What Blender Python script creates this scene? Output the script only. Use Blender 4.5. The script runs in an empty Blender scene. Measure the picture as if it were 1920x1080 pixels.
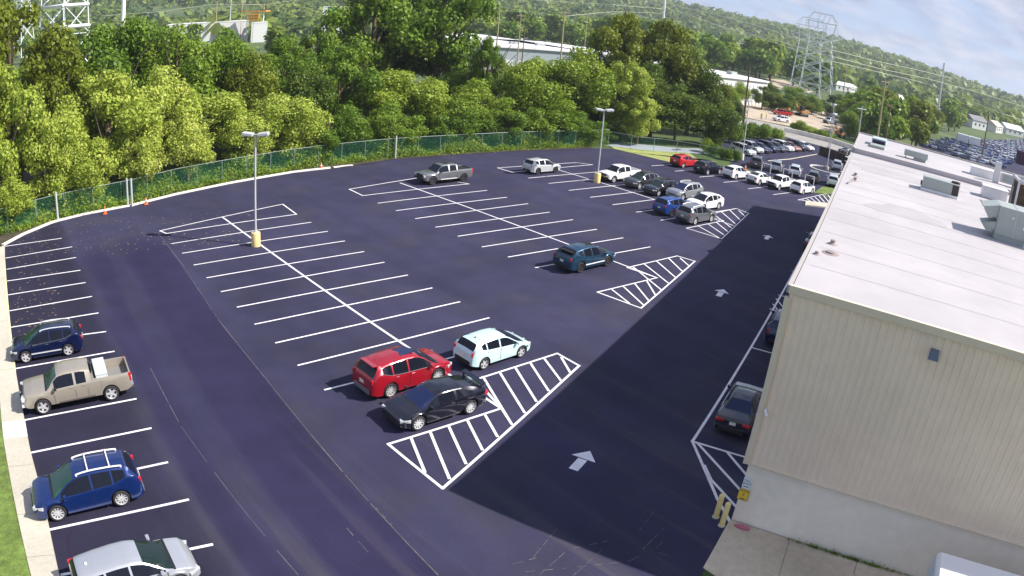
import bpy, math, random
import numpy as np
from mathutils import Vector, Matrix
R = math.radians
scene = bpy.context.scene
COL = scene.collection
rnd = random.Random(7)

# ------------------------------------------------------------------ camera
CAM = np.array([-20.707365660057263, -55.37654839821462, 17.319756178703155])
RM = np.array([[0.7407368607387643, -0.6670042210309426, 0.0800891520083461],
               [-0.1848498720474229, -0.31698083853444214, -0.9302438781331346],
               [0.6458633198646303, 0.6742614605084798, -0.358095036162849]])   # rows: right, down, forward
K = [0.07135221039536954, -0.0006061340078237416, 0.00021139160594003622, -1.1881393380229694e-05]

def make_camera():
    c = bpy.data.cameras.new('camera'); o = bpy.data.objects.new('camera', c); COL.objects.link(o)
    c.type = 'PANO'; c.panorama_type = 'FISHEYE_LENS_POLYNOMIAL'; c.fisheye_fov = R(180)
    c.sensor_fit = 'HORIZONTAL'; c.sensor_width = 19.2; c.sensor_height = 10.8
    c.fisheye_polynomial_k0 = 0
    c.fisheye_polynomial_k1, c.fisheye_polynomial_k2, c.fisheye_polynomial_k3, c.fisheye_polynomial_k4 = [-k for k in K]
    c.clip_start = 0.1; c.clip_end = 9000
    m = Matrix.Identity(4)
    for i in range(3):
        m[i][0] = RM[0][i]; m[i][1] = -RM[1][i]; m[i][2] = -RM[2][i]; m[i][3] = CAM[i]
    o.matrix_world = m
    scene.camera = o
make_camera()

# surveying helpers: a bearing of the site plan -> a point on the ground (or on a level z)
def bearing(x, y):
    dx, dy = (x-960)/100., (y-540)/100.
    r = math.hypot(dx, dy)
    th = sum(k*r**(i+1) for i, k in enumerate(K))
    if r < 1e-6: return RM[2].copy()
    return (math.sin(th)*dx/r)*RM[0] + (math.sin(th)*dy/r)*RM[1] + math.cos(th)*RM[2]
def G(x, y, z=0.0):
    v = bearing(x, y); t = (z-CAM[2])/v[2]; p = CAM+v*t
    return Vector((p[0], p[1], z))
def AT(x, y, D):            # point at horizontal distance D along a bearing
    v = bearing(x, y); s = D/math.hypot(v[0], v[1]); p = CAM+v*s
    return Vector(p)
def HZ(g, x, y):            # height above plan point g at which a bearing passes
    v = bearing(x, y); d = np.array([g[0]-CAM[0], g[1]-CAM[1]])
    s = (d[0]*v[0]+d[1]*v[1])/(v[0]**2+v[1]**2)
    return CAM[2]+s*v[2]
def PX(p):
    d = np.array(p)-CAM; c = RM@d; rr = math.hypot(c[0], c[1]); th = math.atan2(rr, c[2])
    r = th*14
    for _ in range(12):
        f = sum(k*r**(i+1) for i, k in enumerate(K))-th
        df = sum(k*(i+1)*r**i for i, k in enumerate(K)); r -= f/df
    return 960+100*r*c[0]/max(rr, 1e-9), 540+100*r*c[1]/max(rr, 1e-9)
U = Vector((0.9465, 0.3227, 0)); W = Vector((0.280, -0.960, 0))      # long side and front side of the building
ROW = Vector((0.9983, -0.0588, 0)); SP = Vector((0, -1, 0))           # stall direction, spine direction

# ------------------------------------------------------------------ object helpers
def tag(o, label=None, cat=None, group=None, kind=None):
    if label: o['label'] = label
    if cat: o['category'] = cat
    if group: o['group'] = group
    if kind: o['kind'] = kind
    return o
def empty(name, loc=(0, 0, 0), rz=0, label=None, cat=None, group=None, kind=None):
    o = bpy.data.objects.new(name, None); COL.objects.link(o)
    o.location = loc; o.rotation_euler = (0, 0, rz); o.empty_display_size = .2
    return tag(o, label, cat, group, kind)
ZC = 0
class MB:
    """collects boxes, tubes and polygons into one mesh"""
    def __init__(s): s.v = []; s.f = []; s.m = []
    def add(s, vs, fs, mi=0):
        b = len(s.v); s.v += [tuple(v) for v in vs]; s.f += [tuple(i+b for i in f) for f in fs]; s.m += [mi]*len(fs); return s
    def box(s, c, size, rz=0, mi=0, tilt=None):
        hx, hy, hz = size[0]/2, size[1]/2, size[2]/2
        M = Matrix.Rotation(rz, 3, 'Z')
        if tilt: M = M @ Matrix.Rotation(tilt[0], 3, 'X') @ Matrix.Rotation(tilt[1], 3, 'Y')
        vs = [Vector(c)+M@Vector((x*hx, y*hy, z*hz)) for x in (-1, 1) for y in (-1, 1) for z in (-1, 1)]
        return s.add(vs, [(0, 1, 3, 2), (4, 6, 7, 5), (0, 4, 5, 1), (2, 3, 7, 6), (0, 2, 6, 4), (1, 5, 7, 3)], mi)
    def tube(s, a, b, r, r2=None, n=8, mi=0, cap=True):
        a = Vector(a); b = Vector(b); r2 = r if r2 is None else r2
        d = (b-a).normalized(); x = d.orthogonal().normalized(); y = d.cross(x)
        vs = []
        for p, q in ((a, r), (b, r2)):
            for i in range(n):
                t = 2*math.pi*i/n; vs.append(p+(x*math.cos(t)+y*math.sin(t))*q)
        fs = [(i, (i+1) % n, n+(i+1) % n, n+i) for i in range(n)]
        if cap: fs += [tuple(range(n-1, -1, -1)), tuple(range(n, 2*n))]
        return s.add(vs, fs, mi)
    def lathe(s, prof, c=(0, 0, 0), axis='Z', n=20, mi=0):
        vs = []
        for (r, h) in prof:
            for i in range(n):
                t = 2*math.pi*i/n; a, b = r*math.cos(t), r*math.sin(t)
                p = (a, b, h) if axis == 'Z' else ((a, h, b) if axis == 'Y' else (h, a, b))
                vs.append(Vector(c)+Vector(p))
        fs = []
        for k in range(len(prof)-1):
            for i in range(n):
                j = (i+1) % n; fs.append((k*n+i, k*n+j, (k+1)*n+j, (k+1)*n+i))
        return s.add(vs, fs, mi)
    def prism(s, poly, z0, z1, mi=0):
        n = len(poly); vs = [(p[0], p[1], z0) for p in poly]+[(p[0], p[1], z1) for p in poly]
        fs = [tuple(range(n-1, -1, -1)), tuple(range(n, 2*n))]+[(i, (i+1) % n, n+(i+1) % n, n+i) for i in range(n)]
        return s.add(vs, fs, mi)
    def strip(s, a, b, w, z, mi=0, h=0.0):
        global ZC; ZC = (ZC+1) % 37; z = z+ZC*.00009
        a = Vector((a[0], a[1], 0)); b = Vector((b[0], b[1], 0)); d = (b-a).normalized(); nrm = Vector((-d.y, d.x, 0))*w/2
        vs = [a-nrm, b-nrm, b+nrm, a+nrm]
        return s.add([(v.x, v.y, z) for v in vs], [(0, 1, 2, 3)], mi)
    def poly(s, pts, z, mi=0):
        return s.add([(p[0], p[1], z) for p in pts], [tuple(range(len(pts)))], mi)
    def mesh(s, name, mats, smooth=None):
        me = bpy.data.meshes.new(name); me.from_pydata(s.v, [], s.f)
        for m in (mats if isinstance(mats, (list, tuple)) else [mats]): me.materials.append(m)
        me.polygons.foreach_set('material_index', s.m); me.update()
        if smooth is not None:
            me.polygons.foreach_set('use_smooth', [True]*len(s.f)); me.set_sharp_from_angle(angle=R(smooth))
        return me
    def build_each(s, name, mats, parent=None, smooth=None, bevel=None):
        par = list(range(len(s.v)))
        def fd(i):
            while par[i] != i: par[i] = par[par[i]]; i = par[i]
            return i
        for f in s.f:
            for i in f[1:]: par[fd(i)] = fd(f[0])
        gr = {}
        for f, m_ in zip(s.f, s.m): gr.setdefault(fd(f[0]), []).append((f, m_))
        for fs in gr.values():
            us = sorted(set(i for f, _ in fs for i in f)); mp = {u: k for k, u in enumerate(us)}
            b = MB(); b.v = [s.v[u] for u in us]; b.f = [tuple(mp[i] for i in f) for f, _ in fs]; b.m = [m_ for _, m_ in fs]; b.build(name, mats, parent, smooth, bevel)
    def build(s, name, mats, parent=None, smooth=None, bevel=None, **kw):
        o = bpy.data.objects.new(name, s.mesh(name, mats, smooth)); COL.objects.link(o)
        if parent: o.parent = parent
        if bevel:
            md = o.modifiers.new('b', 'BEVEL'); md.width = bevel; md.segments = 2; md.limit_method = 'ANGLE'
        return tag(o, **kw) if kw else o
def copy_tree(o, parent=None):
    c = o.copy(); COL.objects.link(c)
    if parent: c.parent = parent
    for ch in o.children: copy_tree(ch, c)
    return c

# ------------------------------------------------------------------ materials
MATS = {}
def mat(name, col, rough=.6, metal=0., noise=None, bump=None, spec=None, coat=0., emis=None):
    if name in MATS: return MATS[name]
    m = bpy.data.materials.new(name); m.use_nodes = True; nt = m.node_tree; b = nt.nodes['Principled BSDF']
    b.inputs['Base Color'].default_value = (*col, 1); b.inputs['Roughness'].default_value = rough; b.inputs['Metallic'].default_value = metal
    if spec is not None: b.inputs['Specular IOR Level'].default_value = spec
    if coat: b.inputs['Coat Weight'].default_value = coat; b.inputs['Coat Roughness'].default_value = .06
    if noise or bump:
        tc = nt.nodes.new('ShaderNodeTexCoord')
    if noise:
        prev = None
        for (sc, amt, det) in noise:
            n = nt.nodes.new('ShaderNodeTexNoise'); n.inputs['Scale'].default_value = sc; n.inputs['Detail'].default_value = det
            nt.links.new(tc.outputs['Object'], n.inputs['Vector'])
            mr = nt.nodes.new('ShaderNodeMapRange'); mr.inputs[1].default_value = .3; mr.inputs[2].default_value = .7
            mr.inputs[3].default_value = 1-amt; mr.inputs[4].default_value = 1+amt
            nt.links.new(n.outputs['Fac'], mr.inputs[0])
            if prev is None: prev = mr.outputs[0]
            else:
                mm = nt.nodes.new('ShaderNodeMath'); mm.operation = 'MULTIPLY'; nt.links.new(prev, mm.inputs[0]); nt.links.new(mr.outputs[0], mm.inputs[1]); prev = mm.outputs[0]
        vm = nt.nodes.new('ShaderNodeVectorMath'); vm.operation = 'SCALE'; vm.inputs[0].default_value = col; nt.links.new(prev, vm.inputs['Scale'])
        nt.links.new(vm.outputs[0], b.inputs['Base Color'])
    if bump:
        n = nt.nodes.new('ShaderNodeTexNoise'); n.inputs['Scale'].default_value = bump[0]; n.inputs['Detail'].default_value = 4
        nt.links.new(tc.outputs['Object'], n.inputs['Vector'])
        bp = nt.nodes.new('ShaderNodeBump'); bp.inputs['Strength'].default_value = bump[1]; bp.inputs['Distance'].default_value = .05
        nt.links.new(n.outputs['Fac'], bp.inputs['Height']); nt.links.new(bp.outputs[0], b.inputs['Normal'])
    if emis: b.inputs['Emission Color'].default_value = (*emis[0], 1); b.inputs['Emission Strength'].default_value = emis[1]
    MATS[name] = m; return m

def asphalt(name, col, streak, streak_dir=0., wear=.25, patchy=.25, aisle=None):
    """sealed asphalt: grain, soft patches and faint streaks along the driving direction"""
    m = bpy.data.materials.new(name); m.use_nodes = True; nt = m.node_tree; N = nt.nodes; L = nt.links; b = N['Principled BSDF']
    tc = N.new('ShaderNodeTexCoord')
    def noise(scale, det=3, mapping=None, rough=.5):
        n = N.new('ShaderNodeTexNoise'); n.inputs['Scale'].default_value = scale; n.inputs['Detail'].default_value = det; n.inputs['Roughness'].default_value = rough
        if mapping:
            mp = N.new('ShaderNodeMapping'); mp.inputs['Rotation'].default_value = (0, 0, mapping[0]); mp.inputs['Scale'].default_value = mapping[1]
            L.new(tc.outputs['Object'], mp.inputs[0]); L.new(mp.outputs[0], n.inputs[0])
        else: L.new(tc.outputs['Object'], n.inputs[0])
        return n.outputs['Fac']
    def rng(s, a, b_, lo, hi):
        r = N.new('ShaderNodeMapRange'); r.inputs[1].default_value = a; r.inputs[2].default_value = b_; r.inputs[3].default_value = lo; r.inputs[4].default_value = hi; L.new(s, r.inputs[0]); return r.outputs[0]
    def mul(a, c):
        mm = N.new('ShaderNodeMath'); mm.operation = 'MULTIPLY'; L.new(a, mm.inputs[0]); L.new(c, mm.inputs[1]); return mm.outputs[0]
    f = mul(rng(noise(.09, 4), .3, .7, 1-patchy, 1+patchy), rng(noise(9, 6, rough=.8), .3, .7, .86, 1.14))
    f = mul(f, rng(noise(.5, 5), .35, .7, .92, 1.1))
    f = mul(f, rng(noise(streak, 4, (streak_dir, (1, .03, 1))), .35, .75, 1-wear*.5, 1+wear))
    vm = N.new('ShaderNodeVectorMath'); vm.operation = 'SCALE'; vm.inputs[0].default_value = col; L.new(f, vm.inputs['Scale'])
    # warm grey worn patches against the blue-violet sealer
    mx = N.new('ShaderNodeMix'); mx.data_type = 'RGBA'; L.new(rng(noise(.22, 5), .5, .75, 0, .4), mx.inputs[0])
    L.new(vm.outputs[0], mx.inputs[6])
    v2 = N.new('ShaderNodeVectorMath'); v2.operation = 'SCALE'; g = sum(col)/3; v2.inputs[0].default_value = (g*1.12, g*1.1, g*1.12); L.new(f, v2.inputs['Scale']); L.new(v2.outputs[0], mx.inputs[7])
    res = mx.outputs[2]
    if aisle:
        # freshly sealed driving aisle: a strip whose far side is a crisp seam and whose near side is ragged
        def mth(op, a_, b_=None, c_=None):
            q = N.new('ShaderNodeMath'); q.operation = op
            for i_, t_ in enumerate((a_, b_, c_)):
                if t_ is None: continue
                if isinstance(t_, (int, float)): q.inputs[i_].default_value = t_
                else: L.new(t_, q.inputs[i_])
            return q.outputs[0]
        sx = N.new('ShaderNodeSeparateXYZ'); L.new(tc.outputs['Object'], sx.inputs[0])
        xs = mth('MULTIPLY_ADD', sx.outputs[1], .0725, -6.35); xe = mth('MULTIPLY_ADD', sx.outputs[1], .043, -13.9)
        c0 = mth('DIVIDE', mth('SUBTRACT', sx.outputs[0], xe), mth('SUBTRACT', xs, xe))
        nn_ = mth('SUBTRACT', noise(.35, 6, (0, (1, .12, 1)), .65), .5)
        c1 = mth('MULTIPLY_ADD', mth('MULTIPLY', nn_, mth('SUBTRACT', 1.0, c0)), .55, c0)
        def ramp(src, pts):
            cr_ = N.new('ShaderNodeValToRGB'); e_ = cr_.color_ramp.elements
            e_[0].position, e_[0].color = pts[0][0], (pts[0][1],)*3+(1,); e_[1].position, e_[1].color = pts[-1][0], (pts[-1][1],)*3+(1,)
            for p_, v_ in pts[1:-1]: k_ = e_.new(p_); k_.color = (v_,)*3+(1,)
            L.new(src, cr_.inputs[0]); return cr_.outputs[0]
        half = mth('MULTIPLY', c1, .5)
        f1 = ramp(half, [(.0, 0), (.06, .8), (.14, .9), (.17, .45), (.235, .5), (.27, 1), (.4985, 1), (.5, 0)])
        top = mth('MULTIPLY', f1, ramp(mth('MULTIPLY_ADD', sx.outputs[1], .02, .5), [(.44, 1), (.54, 0)]))
        m2 = N.new('ShaderNodeMix'); m2.data_type = 'RGBA'; L.new(top, m2.inputs[0]); L.new(res, m2.inputs[6])
        va = N.new('ShaderNodeVectorMath'); va.operation = 'SCALE'; va.inputs[0].default_value = aisle; L.new(f, va.inputs['Scale']); L.new(va.outputs[0], m2.inputs[7]); res = m2.outputs[2]
        # the bays left of the aisle kept an older, darker coat
        lf = mth('MULTIPLY', ramp(mth('MULTIPLY_ADD', c1, .5, .5), [(.44, 1), (.52, 0)]), .7)
        m4 = N.new('ShaderNodeMix'); m4.data_type = 'RGBA'; L.new(lf, m4.inputs[0]); L.new(res, m4.inputs[6])
        v4 = N.new('ShaderNodeVectorMath'); v4.operation = 'SCALE'; v4.inputs[0].default_value = (.021, .019, .036); L.new(f, v4.inputs['Scale']); L.new(v4.outputs[0], m4.inputs[7]); res = m4.outputs[2]
        # rubbed pale streaks near the entrance and brown dust to the south
        fe = mth('MULTIPLY', ramp(mth('MULTIPLY_ADD', sx.outputs[1], -.02, -.4), [(.1, 0), (.55, 1)]), rng(noise(.8, 5, (R(25), (1, .05, 1)), .6), .52, .72, 0, .8))
        m3 = N.new('ShaderNodeMix'); m3.data_type = 'RGBA'; L.new(fe, m3.inputs[0]); L.new(res, m3.inputs[6]); m3.inputs[7].default_value = (.085, .078, .090, 1); res = m3.outputs[2]
    L.new(res, b.inputs['Base Color'])
    b.inputs['Roughness'].default_value = .82; b.inputs['Specular IOR Level'].default_value = .10
    bp = N.new('ShaderNodeBump'); bp.inputs['Strength'].default_value = .25; bp.inputs['Distance'].default_value = .02
    L.new(noise(35, 4), bp.inputs['Height']); L.new(bp.outputs[0], b.inputs['Normal'])
    return m

def leaf_mat(name, c1, c2, c3, trans=.35, nscale=.55, nrng=(.3, .7), rnd_isl=.35):
    m = bpy.data.materials.new(name); m.use_nodes = True; nt = m.node_tree; N = nt.nodes; L = nt.links; N.clear()
    out = N.new('ShaderNodeOutputMaterial'); d = N.new('ShaderNodeBsdfPrincipled'); t = N.new('ShaderNodeBsdfTranslucent'); mx = N.new('ShaderNodeMixShader')
    geo = N.new('ShaderNodeNewGeometry'); oi = N.new('ShaderNodeObjectInfo'); tc = N.new('ShaderNodeTexCoord')
    nz = N.new('ShaderNodeTexNoise'); nz.inputs['Scale'].default_value = nscale; nz.inputs['Detail'].default_value = 3; L.new(tc.outputs['Object'], nz.inputs[0])
    a = N.new('ShaderNodeMath'); a.operation = 'MULTIPLY_ADD'; a.inputs[1].default_value = rnd_isl; L.new(geo.outputs['Random Per Island'], a.inputs[0])
    mr = N.new('ShaderNodeMapRange'); mr.inputs[1].default_value = nrng[0]; mr.inputs[2].default_value = nrng[1]; mr.inputs[3].default_value = 0; mr.inputs[4].default_value = .5 if nscale > .1 else .85; L.new(nz.outputs['Fac'], mr.inputs[0])
    L.new(mr.outputs[0], a.inputs[2])
    a2 = N.new('ShaderNodeMath'); a2.operation = 'MULTIPLY_ADD'; a2.inputs[1].default_value = .3; a2.use_clamp = True; L.new(oi.outputs['Random'], a2.inputs[0]); L.new(a.outputs[0], a2.inputs[2])
    cr = N.new('ShaderNodeValToRGB'); e = cr.color_ramp.elements; e[0].color = (*c1, 1); e[0].position = .1; e[1].color = (*c3, 1); e[1].position = .95
    k = e.new(.5); k.color = (*c2, 1)
    L.new(a2.outputs[0], cr.inputs[0]); L.new(cr.outputs[0], d.inputs['Base Color']); L.new(cr.outputs[0], t.inputs['Color'])
    d.inputs['Roughness'].default_value = .5; d.inputs['Specular IOR Level'].default_value = .3
    mx.inputs[0].default_value = trans; L.new(d.outputs[0], mx.inputs[1]); L.new(t.outputs[0], mx.inputs[2]); L.new(mx.outputs[0], out.inputs[0])
    MATS[name] = m; return m
LEAF = dict(
    yellow=leaf_mat('yellow_green_leaf', (.18, .26, .022), (.37, .46, .065), (.58, .62, .14)),
    bright=leaf_mat('bright_green_leaf', (.10, .18, .012), (.20, .30, .022), (.36, .44, .06)),
    mid=leaf_mat('mid_green_leaf', (.070, .135, .012), (.14, .24, .020), (.26, .36, .04)),
    olive=leaf_mat('olive_leaf', (.07, .105, .008), (.15, .19, .014), (.27, .31, .03)),
    dark=leaf_mat('dark_green_leaf', (.038, .075, .008), (.08, .14, .012), (.15, .21, .025)),
    hill=leaf_mat('hill_leaf', (.022, .060, .022), (.085, .15, .022), (.21, .28, .045), nscale=.022, nrng=(.36, .64), rnd_isl=.18),
    far=leaf_mat('far_leaf', (.05, .12, .010), (.12, .21, .014), (.26, .35, .035)),
)
M_as = asphalt('sealed_asphalt', (.0385, .0372, .074), .35, 0., wear=.15, patchy=.15, aisle=(.027, .0242, .060))
M_new = asphalt('new_sealer_asphalt', (.040, .036, .088), .5, R(3), wear=.35, patchy=.2)
M_old = asphalt('worn_asphalt', (.075, .072, .088), .6, R(-70), wear=.4, patchy=.3)
M_line = mat('road_paint', (.80, .77, .80), .6, noise=[(1.1, .10, 5), (14, .12, 4)])
M_conc = mat('concrete', (.50, .46, .38), .85, noise=[(.5, .12, 5), (8, .08, 5)], bump=(12, .15))
M_kerb = mat('white_kerb_concrete', (.72, .68, .62), .85, noise=[(1.2, .12, 5), (14, .08, 4)])
M_bark = mat('bark', (.10, .075, .05), .9, noise=[(6, .3, 4)])
M_steel = mat('galvanised_steel', (.55, .57, .58), .45, .6)
M_polew = mat('painted_steel_pole', (.62, .62, .64), .4, .25)
M_yel = mat('yellow_painted_concrete', (.80, .62, .26), .7, noise=[(5, .12, 4)])
M_white = mat('white_sheet_metal', (.80, .80, .80), .4, .0, noise=[(2, .05, 4)])
M_dark = mat('dark_plastic', (.012, .012, .014), .55)
M_tyre = mat('tyre_rubber', (.022, .020, .024), .8)
M_rim = mat('alloy_rim', (.66, .66, .68), .32, .4)
M_rimd = mat('dark_alloy_rim', (.10, .09, .10), .35, .7)
M_chrome = mat('chrome', (.8, .8, .82), .15, .9)
M_glass = mat('tinted_car_glass', (.006, .008, .016), .06, .0, spec=.35)
M_glassd = mat('dark_green_windscreen_glass', (.010, .022, .020), .06, .0, spec=.45)
M_glassg = mat('green_windscreen_glass', (.02, .060, .045), .06, .0, spec=.45)
M_glassb = mat('blue_windscreen_glass', (.010, .018, .07), .06, .0, spec=.45)
M_red = mat('red_lens', (.50, .015, .02), .15, coat=.6)
M_lamp = mat('clear_lens', (.62, .64, .66), .12, .3, coat=.6)
M_plate = mat('licence_plate', (.75, .75, .68), .5)
M_wood = mat('creosoted_wood', (.15, .10, .065), .9, noise=[(4, .25, 4)])
M_woodl = mat('weathered_wood', (.42, .34, .20), .9, noise=[(4, .2, 4)])
def paint(name, col, metal=.25, rough=.32):
    return mat('paint_'+name, col, rough, metal, coat=.9)

# ------------------------------------------------------------------ world and sun
SUN = Vector((0.6495, -0.7604, 0)); ELEV = R(42.1)
w = bpy.data.worlds.new('World'); scene.world = w; w.use_nodes = True
nt = w.node_tree; bg = nt.nodes['Background']
sky = nt.nodes.new('ShaderNodeTexSky'); sky.sky_type = 'NISHITA'; sky.sun_disc = False
sky.sun_elevation = ELEV; sky.sun_rotation = math.atan2(SUN.x, SUN.y); sky.altitude = 100; sky.air_density = 1.0; sky.dust_density = 1.2; sky.ozone_density = 1.5
tc = nt.nodes.new('ShaderNodeTexCoord')
# streaky cloud sheets: noise on a plane far above, sampled along each sky direction
sep = nt.nodes.new('ShaderNodeSeparateXYZ'); nt.links.new(tc.outputs['Generated'], sep.inputs[0])
zz = nt.nodes.new('ShaderNodeMath'); zz.operation = 'MAXIMUM'; zz.inputs[1].default_value = .02; nt.links.new(sep.outputs[2], zz.inputs[0])
za = nt.nodes.new('ShaderNodeMath'); za.operation = 'ADD'; za.inputs[1].default_value = .10; nt.links.new(zz.outputs[0], za.inputs[0])
dv = nt.nodes.new('ShaderNodeVectorMath'); dv.operation = 'DIVIDE'; cx = nt.nodes.new('ShaderNodeCombineXYZ')
for i in range(3): nt.links.new(za.outputs[0], cx.inputs[i])
nt.links.new(tc.outputs['Generated'], dv.inputs[0]); nt.links.new(cx.outputs[0], dv.inputs[1])
mp = nt.nodes.new('ShaderNodeMapping'); mp.inputs['Rotation'].default_value = (0, 0, R(-20)); mp.inputs['Scale'].default_value = (.5, 1.1, 0); nt.links.new(dv.outputs[0], mp.inputs[0])
nz = nt.nodes.new('ShaderNodeTexNoise'); nz.inputs['Scale'].default_value = 1.5; nz.inputs['Detail'].default_value = 7; nz.inputs['Roughness'].default_value = .58; nz.inputs['Distortion'].default_value = .5; nt.links.new(mp.outputs[0], nz.inputs[0])
cr = nt.nodes.new('ShaderNodeValToRGB'); cr.color_ramp.elements[0].position = .36; cr.color_ramp.elements[0].color = (0, 0, 0, 1); cr.color_ramp.elements[1].position = .60; cr.color_ramp.elements[1].color = (1, 1, 1, 1)
nt.links.new(nz.outputs['Fac'], cr.inputs[0])
nz2 = nt.nodes.new('ShaderNodeTexNoise'); nz2.inputs['Scale'].default_value = 3.6; nz2.inputs['Detail'].default_value = 5; nt.links.new(mp.outputs[0], nz2.inputs[0])
cr2 = nt.nodes.new('ShaderNodeValToRGB'); cr2.color_ramp.elements[0].position = .40; cr2.color_ramp.elements[0].color = (2.5, 2.75, 3.9, 1); cr2.color_ramp.elements[1].position = .66; cr2.color_ramp.elements[1].color = (4.7, 4.55, 5.2, 1)
nt.links.new(nz2.outputs['Fac'], cr2.inputs[0])
mxw = nt.nodes.new('ShaderNodeMix'); mxw.data_type = 'RGBA'
mf = nt.nodes.new('ShaderNodeMath'); mf.operation = 'MULTIPLY'; mf.inputs[1].default_value = .9; nt.links.new(cr.outputs[0], mf.inputs[0])
low = nt.nodes.new('ShaderNodeMapRange'); low.inputs[1].default_value = .0; low.inputs[2].default_value = .45; low.inputs[3].default_value = .85; low.inputs[4].default_value = .15; nt.links.new(sep.outputs[2], low.inputs[0])
bl = nt.nodes.new('ShaderNodeMix'); bl.data_type = 'RGBA'; nt.links.new(low.outputs[0], bl.inputs[0]); nt.links.new(sky.outputs[0], bl.inputs[6]); bl.inputs[7].default_value = (2.4, 3.5, 6.0, 1)
nt.links.new(mf.outputs[0], mxw.inputs[0]); nt.links.new(bl.outputs[2], mxw.inputs[6]); nt.links.new(cr2.outputs[0], mxw.inputs[7])
nt.links.new(mxw.outputs[2], bg.inputs[0]); bg.inputs[1].default_value = .085
sl = bpy.data.lights.new('sun', 'SUN'); sl.energy = 4.2; sl.angle = R(.53); sl.color = (1, .95, .86)
so = bpy.data.objects.new('sun', sl); COL.objects.link(so)
sd = Vector((SUN.x*math.cos(ELEV), SUN.y*math.cos(ELEV), math.sin(ELEV)))
so.rotation_euler = sd.to_track_quat('Z', 'Y').to_euler()
scene.view_settings.view_transform = 'Standard'; scene.view_settings.look = 'None'; scene.view_settings.exposure = .93; scene.view_settings.gamma = 1

#@@GROUND
# ------------------------------------------------------------------ terrain
def ridge_elev(az):     # tangent of the ridge line's elevation above the eye, by compass bearing
    t = [(-3.2, .058), (.2, .060), (.70, .046), (.936, .0375), (1.045, .0315), (1.12, .0295), (1.256, .0215), (1.318, .0145), (1.379, .0100), (1.437, .0055), (1.56, .001), (3.2, .001)]
    for (a, e), (b, g) in zip(t, t[1:]):
        if a <= az <= b:
            k = (az-a)/(b-a); return e+(g-e)*k
    return .003
def terrain(x, y):
    dx, dy = x-CAM[0], y-CAM[1]; d = math.hypot(dx, dy); az = math.atan2(dx, dy)
    e = ridge_elev(az)
    H = 17.3+1700*e
    k = min(max((d-560)/1140, 0), 1); k = k*k*(3-2*k)
    lump = .06*H*math.sin(x*.006+1.3)*math.sin(y*.007)
    z = (H+lump)*k
    if d > 1700: z *= max(.3, 1-(d-1700)/2500)
    return z-.04
def build_ground():
    rings = [0, 8, 30, 60, 100, 160, 240, 340, 450, 560, 680, 800, 930, 1060, 1200, 1340, 1480, 1600, 1700, 1850, 2300, 3200, 5000]
    n = 220; v = []; f = []
    for r in rings:
        for i in range(n):
            a = 2*math.pi*i/n; x = CAM[0]+r*math.sin(a); y = CAM[1]+r*math.cos(a); v.append((x, y, terrain(x, y)))
    for k in range(len(rings)-1):
        for i in range(n):
            j = (i+1) % n; f.append((k*n+i, (k+1)*n+i, (k+1)*n+j, k*n+j))
    me = bpy.data.meshes.new('ground'); me.from_pydata(v, [], f)
    me.polygons.foreach_set('use_smooth', [True]*len(f))
    m = bpy.data.materials.new('grassy_ground'); m.use_nodes = True; nt = m.node_tree; N = nt.nodes; L = nt.links; b = N['Principled BSDF']
    tc = N.new('ShaderNodeTexCoord'); n1 = N.new('ShaderNodeTexNoise'); n1.inputs['Scale'].default_value = .045; n1.inputs['Detail'].default_value = 7; L.new(tc.outputs['Object'], n1.inputs[0])
    cr = N.new('ShaderNodeValToRGB'); e = cr.color_ramp.elements; e[0].position = .35; e[0].color = (.04, .075, .015, 1); e[1].position = .66; e[1].color = (.11, .13, .045, 1)
    k = e.new(.5); k.color = (.06, .10, .02, 1); L.new(n1.outputs['Fac'], cr.inputs[0]); L.new(cr.outputs[0], b.inputs['Base Color']); b.inputs['Roughness'].default_value = .95
    me.materials.append(m)
    o = bpy.data.objects.new('ground', me); COL.objects.link(o); tag(o, kind='structure')
build_ground()
M_grass = mat('mown_grass', (.13, .19, .035), .9, noise=[(.5, .3, 5), (3, .3, 5), (25, .35, 4)], bump=(30, .6))
M_grassd = mat('dry_grass', (.30, .33, .10), .9, noise=[(1.0, .25, 5), (12, .25, 4)], bump=(30, .6))
M_soil = mat('leaf_litter_soil', (.06, .05, .03), .95, noise=[(.6, .4, 5), (7, .4, 4)])
M_gravel = mat('pale_gravel', (.44, .36, .28), .95, noise=[(.15, .15, 5), (3, .12, 4)])
M_road = mat('old_grey_road', (.30, .28, .26), .9, noise=[(.3, .12, 5)])
M_conc2 = mat('concrete_sidewalk', (.50, .46, .38), .85, noise=[(.35, .10, 5), (6, .08, 5)])

# ---- outline of the lot (plan points)
kerb_w = [(8, 461), (45, 441), (95, 420), (107, 416), (160, 403), (250, 386), (330, 366), (430, 345), (480, 336), (550, 324), (620, 316)]
edge_n = [(650, 313), (740, 299), (850, 291), (960, 284), (1060, 280), (1110, 278), (1150, 279), (1180, 286), (1262, 306)]
left_in = [(10, 490), (14, 560), (20, 620), (31, 700), (45, 777), (58, 845), (84, 940), (112, 1076)]
KW = [G(*p) for p in kerb_w]; EN = [G(*p) for p in edge_n]; LI = [G(*p) for p in left_in]
B0 = Vector((1.195, -45.85, 0))          # near corner of the building
far_r = [Vector((66, 1.5, 0)), Vector((69, -7.5, 0)), Vector((69.5, -15, 0)), Vector((66, -26, 0)), Vector((62, -34, 0))]
lot = [Vector((LI[-1].x-.1, -72, 0))]+LI[::-1]+KW+EN+far_r+[B0+U*60, B0+Vector((.02, .02, 0)), G(1315, 1079), G(1290, 1079)+Vector((-2, -16, 0))]
root = empty('parking_lot', kind='structure')
MB().poly(lot[::-1], 0.0).build('asphalt_surface', M_as, root)
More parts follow.
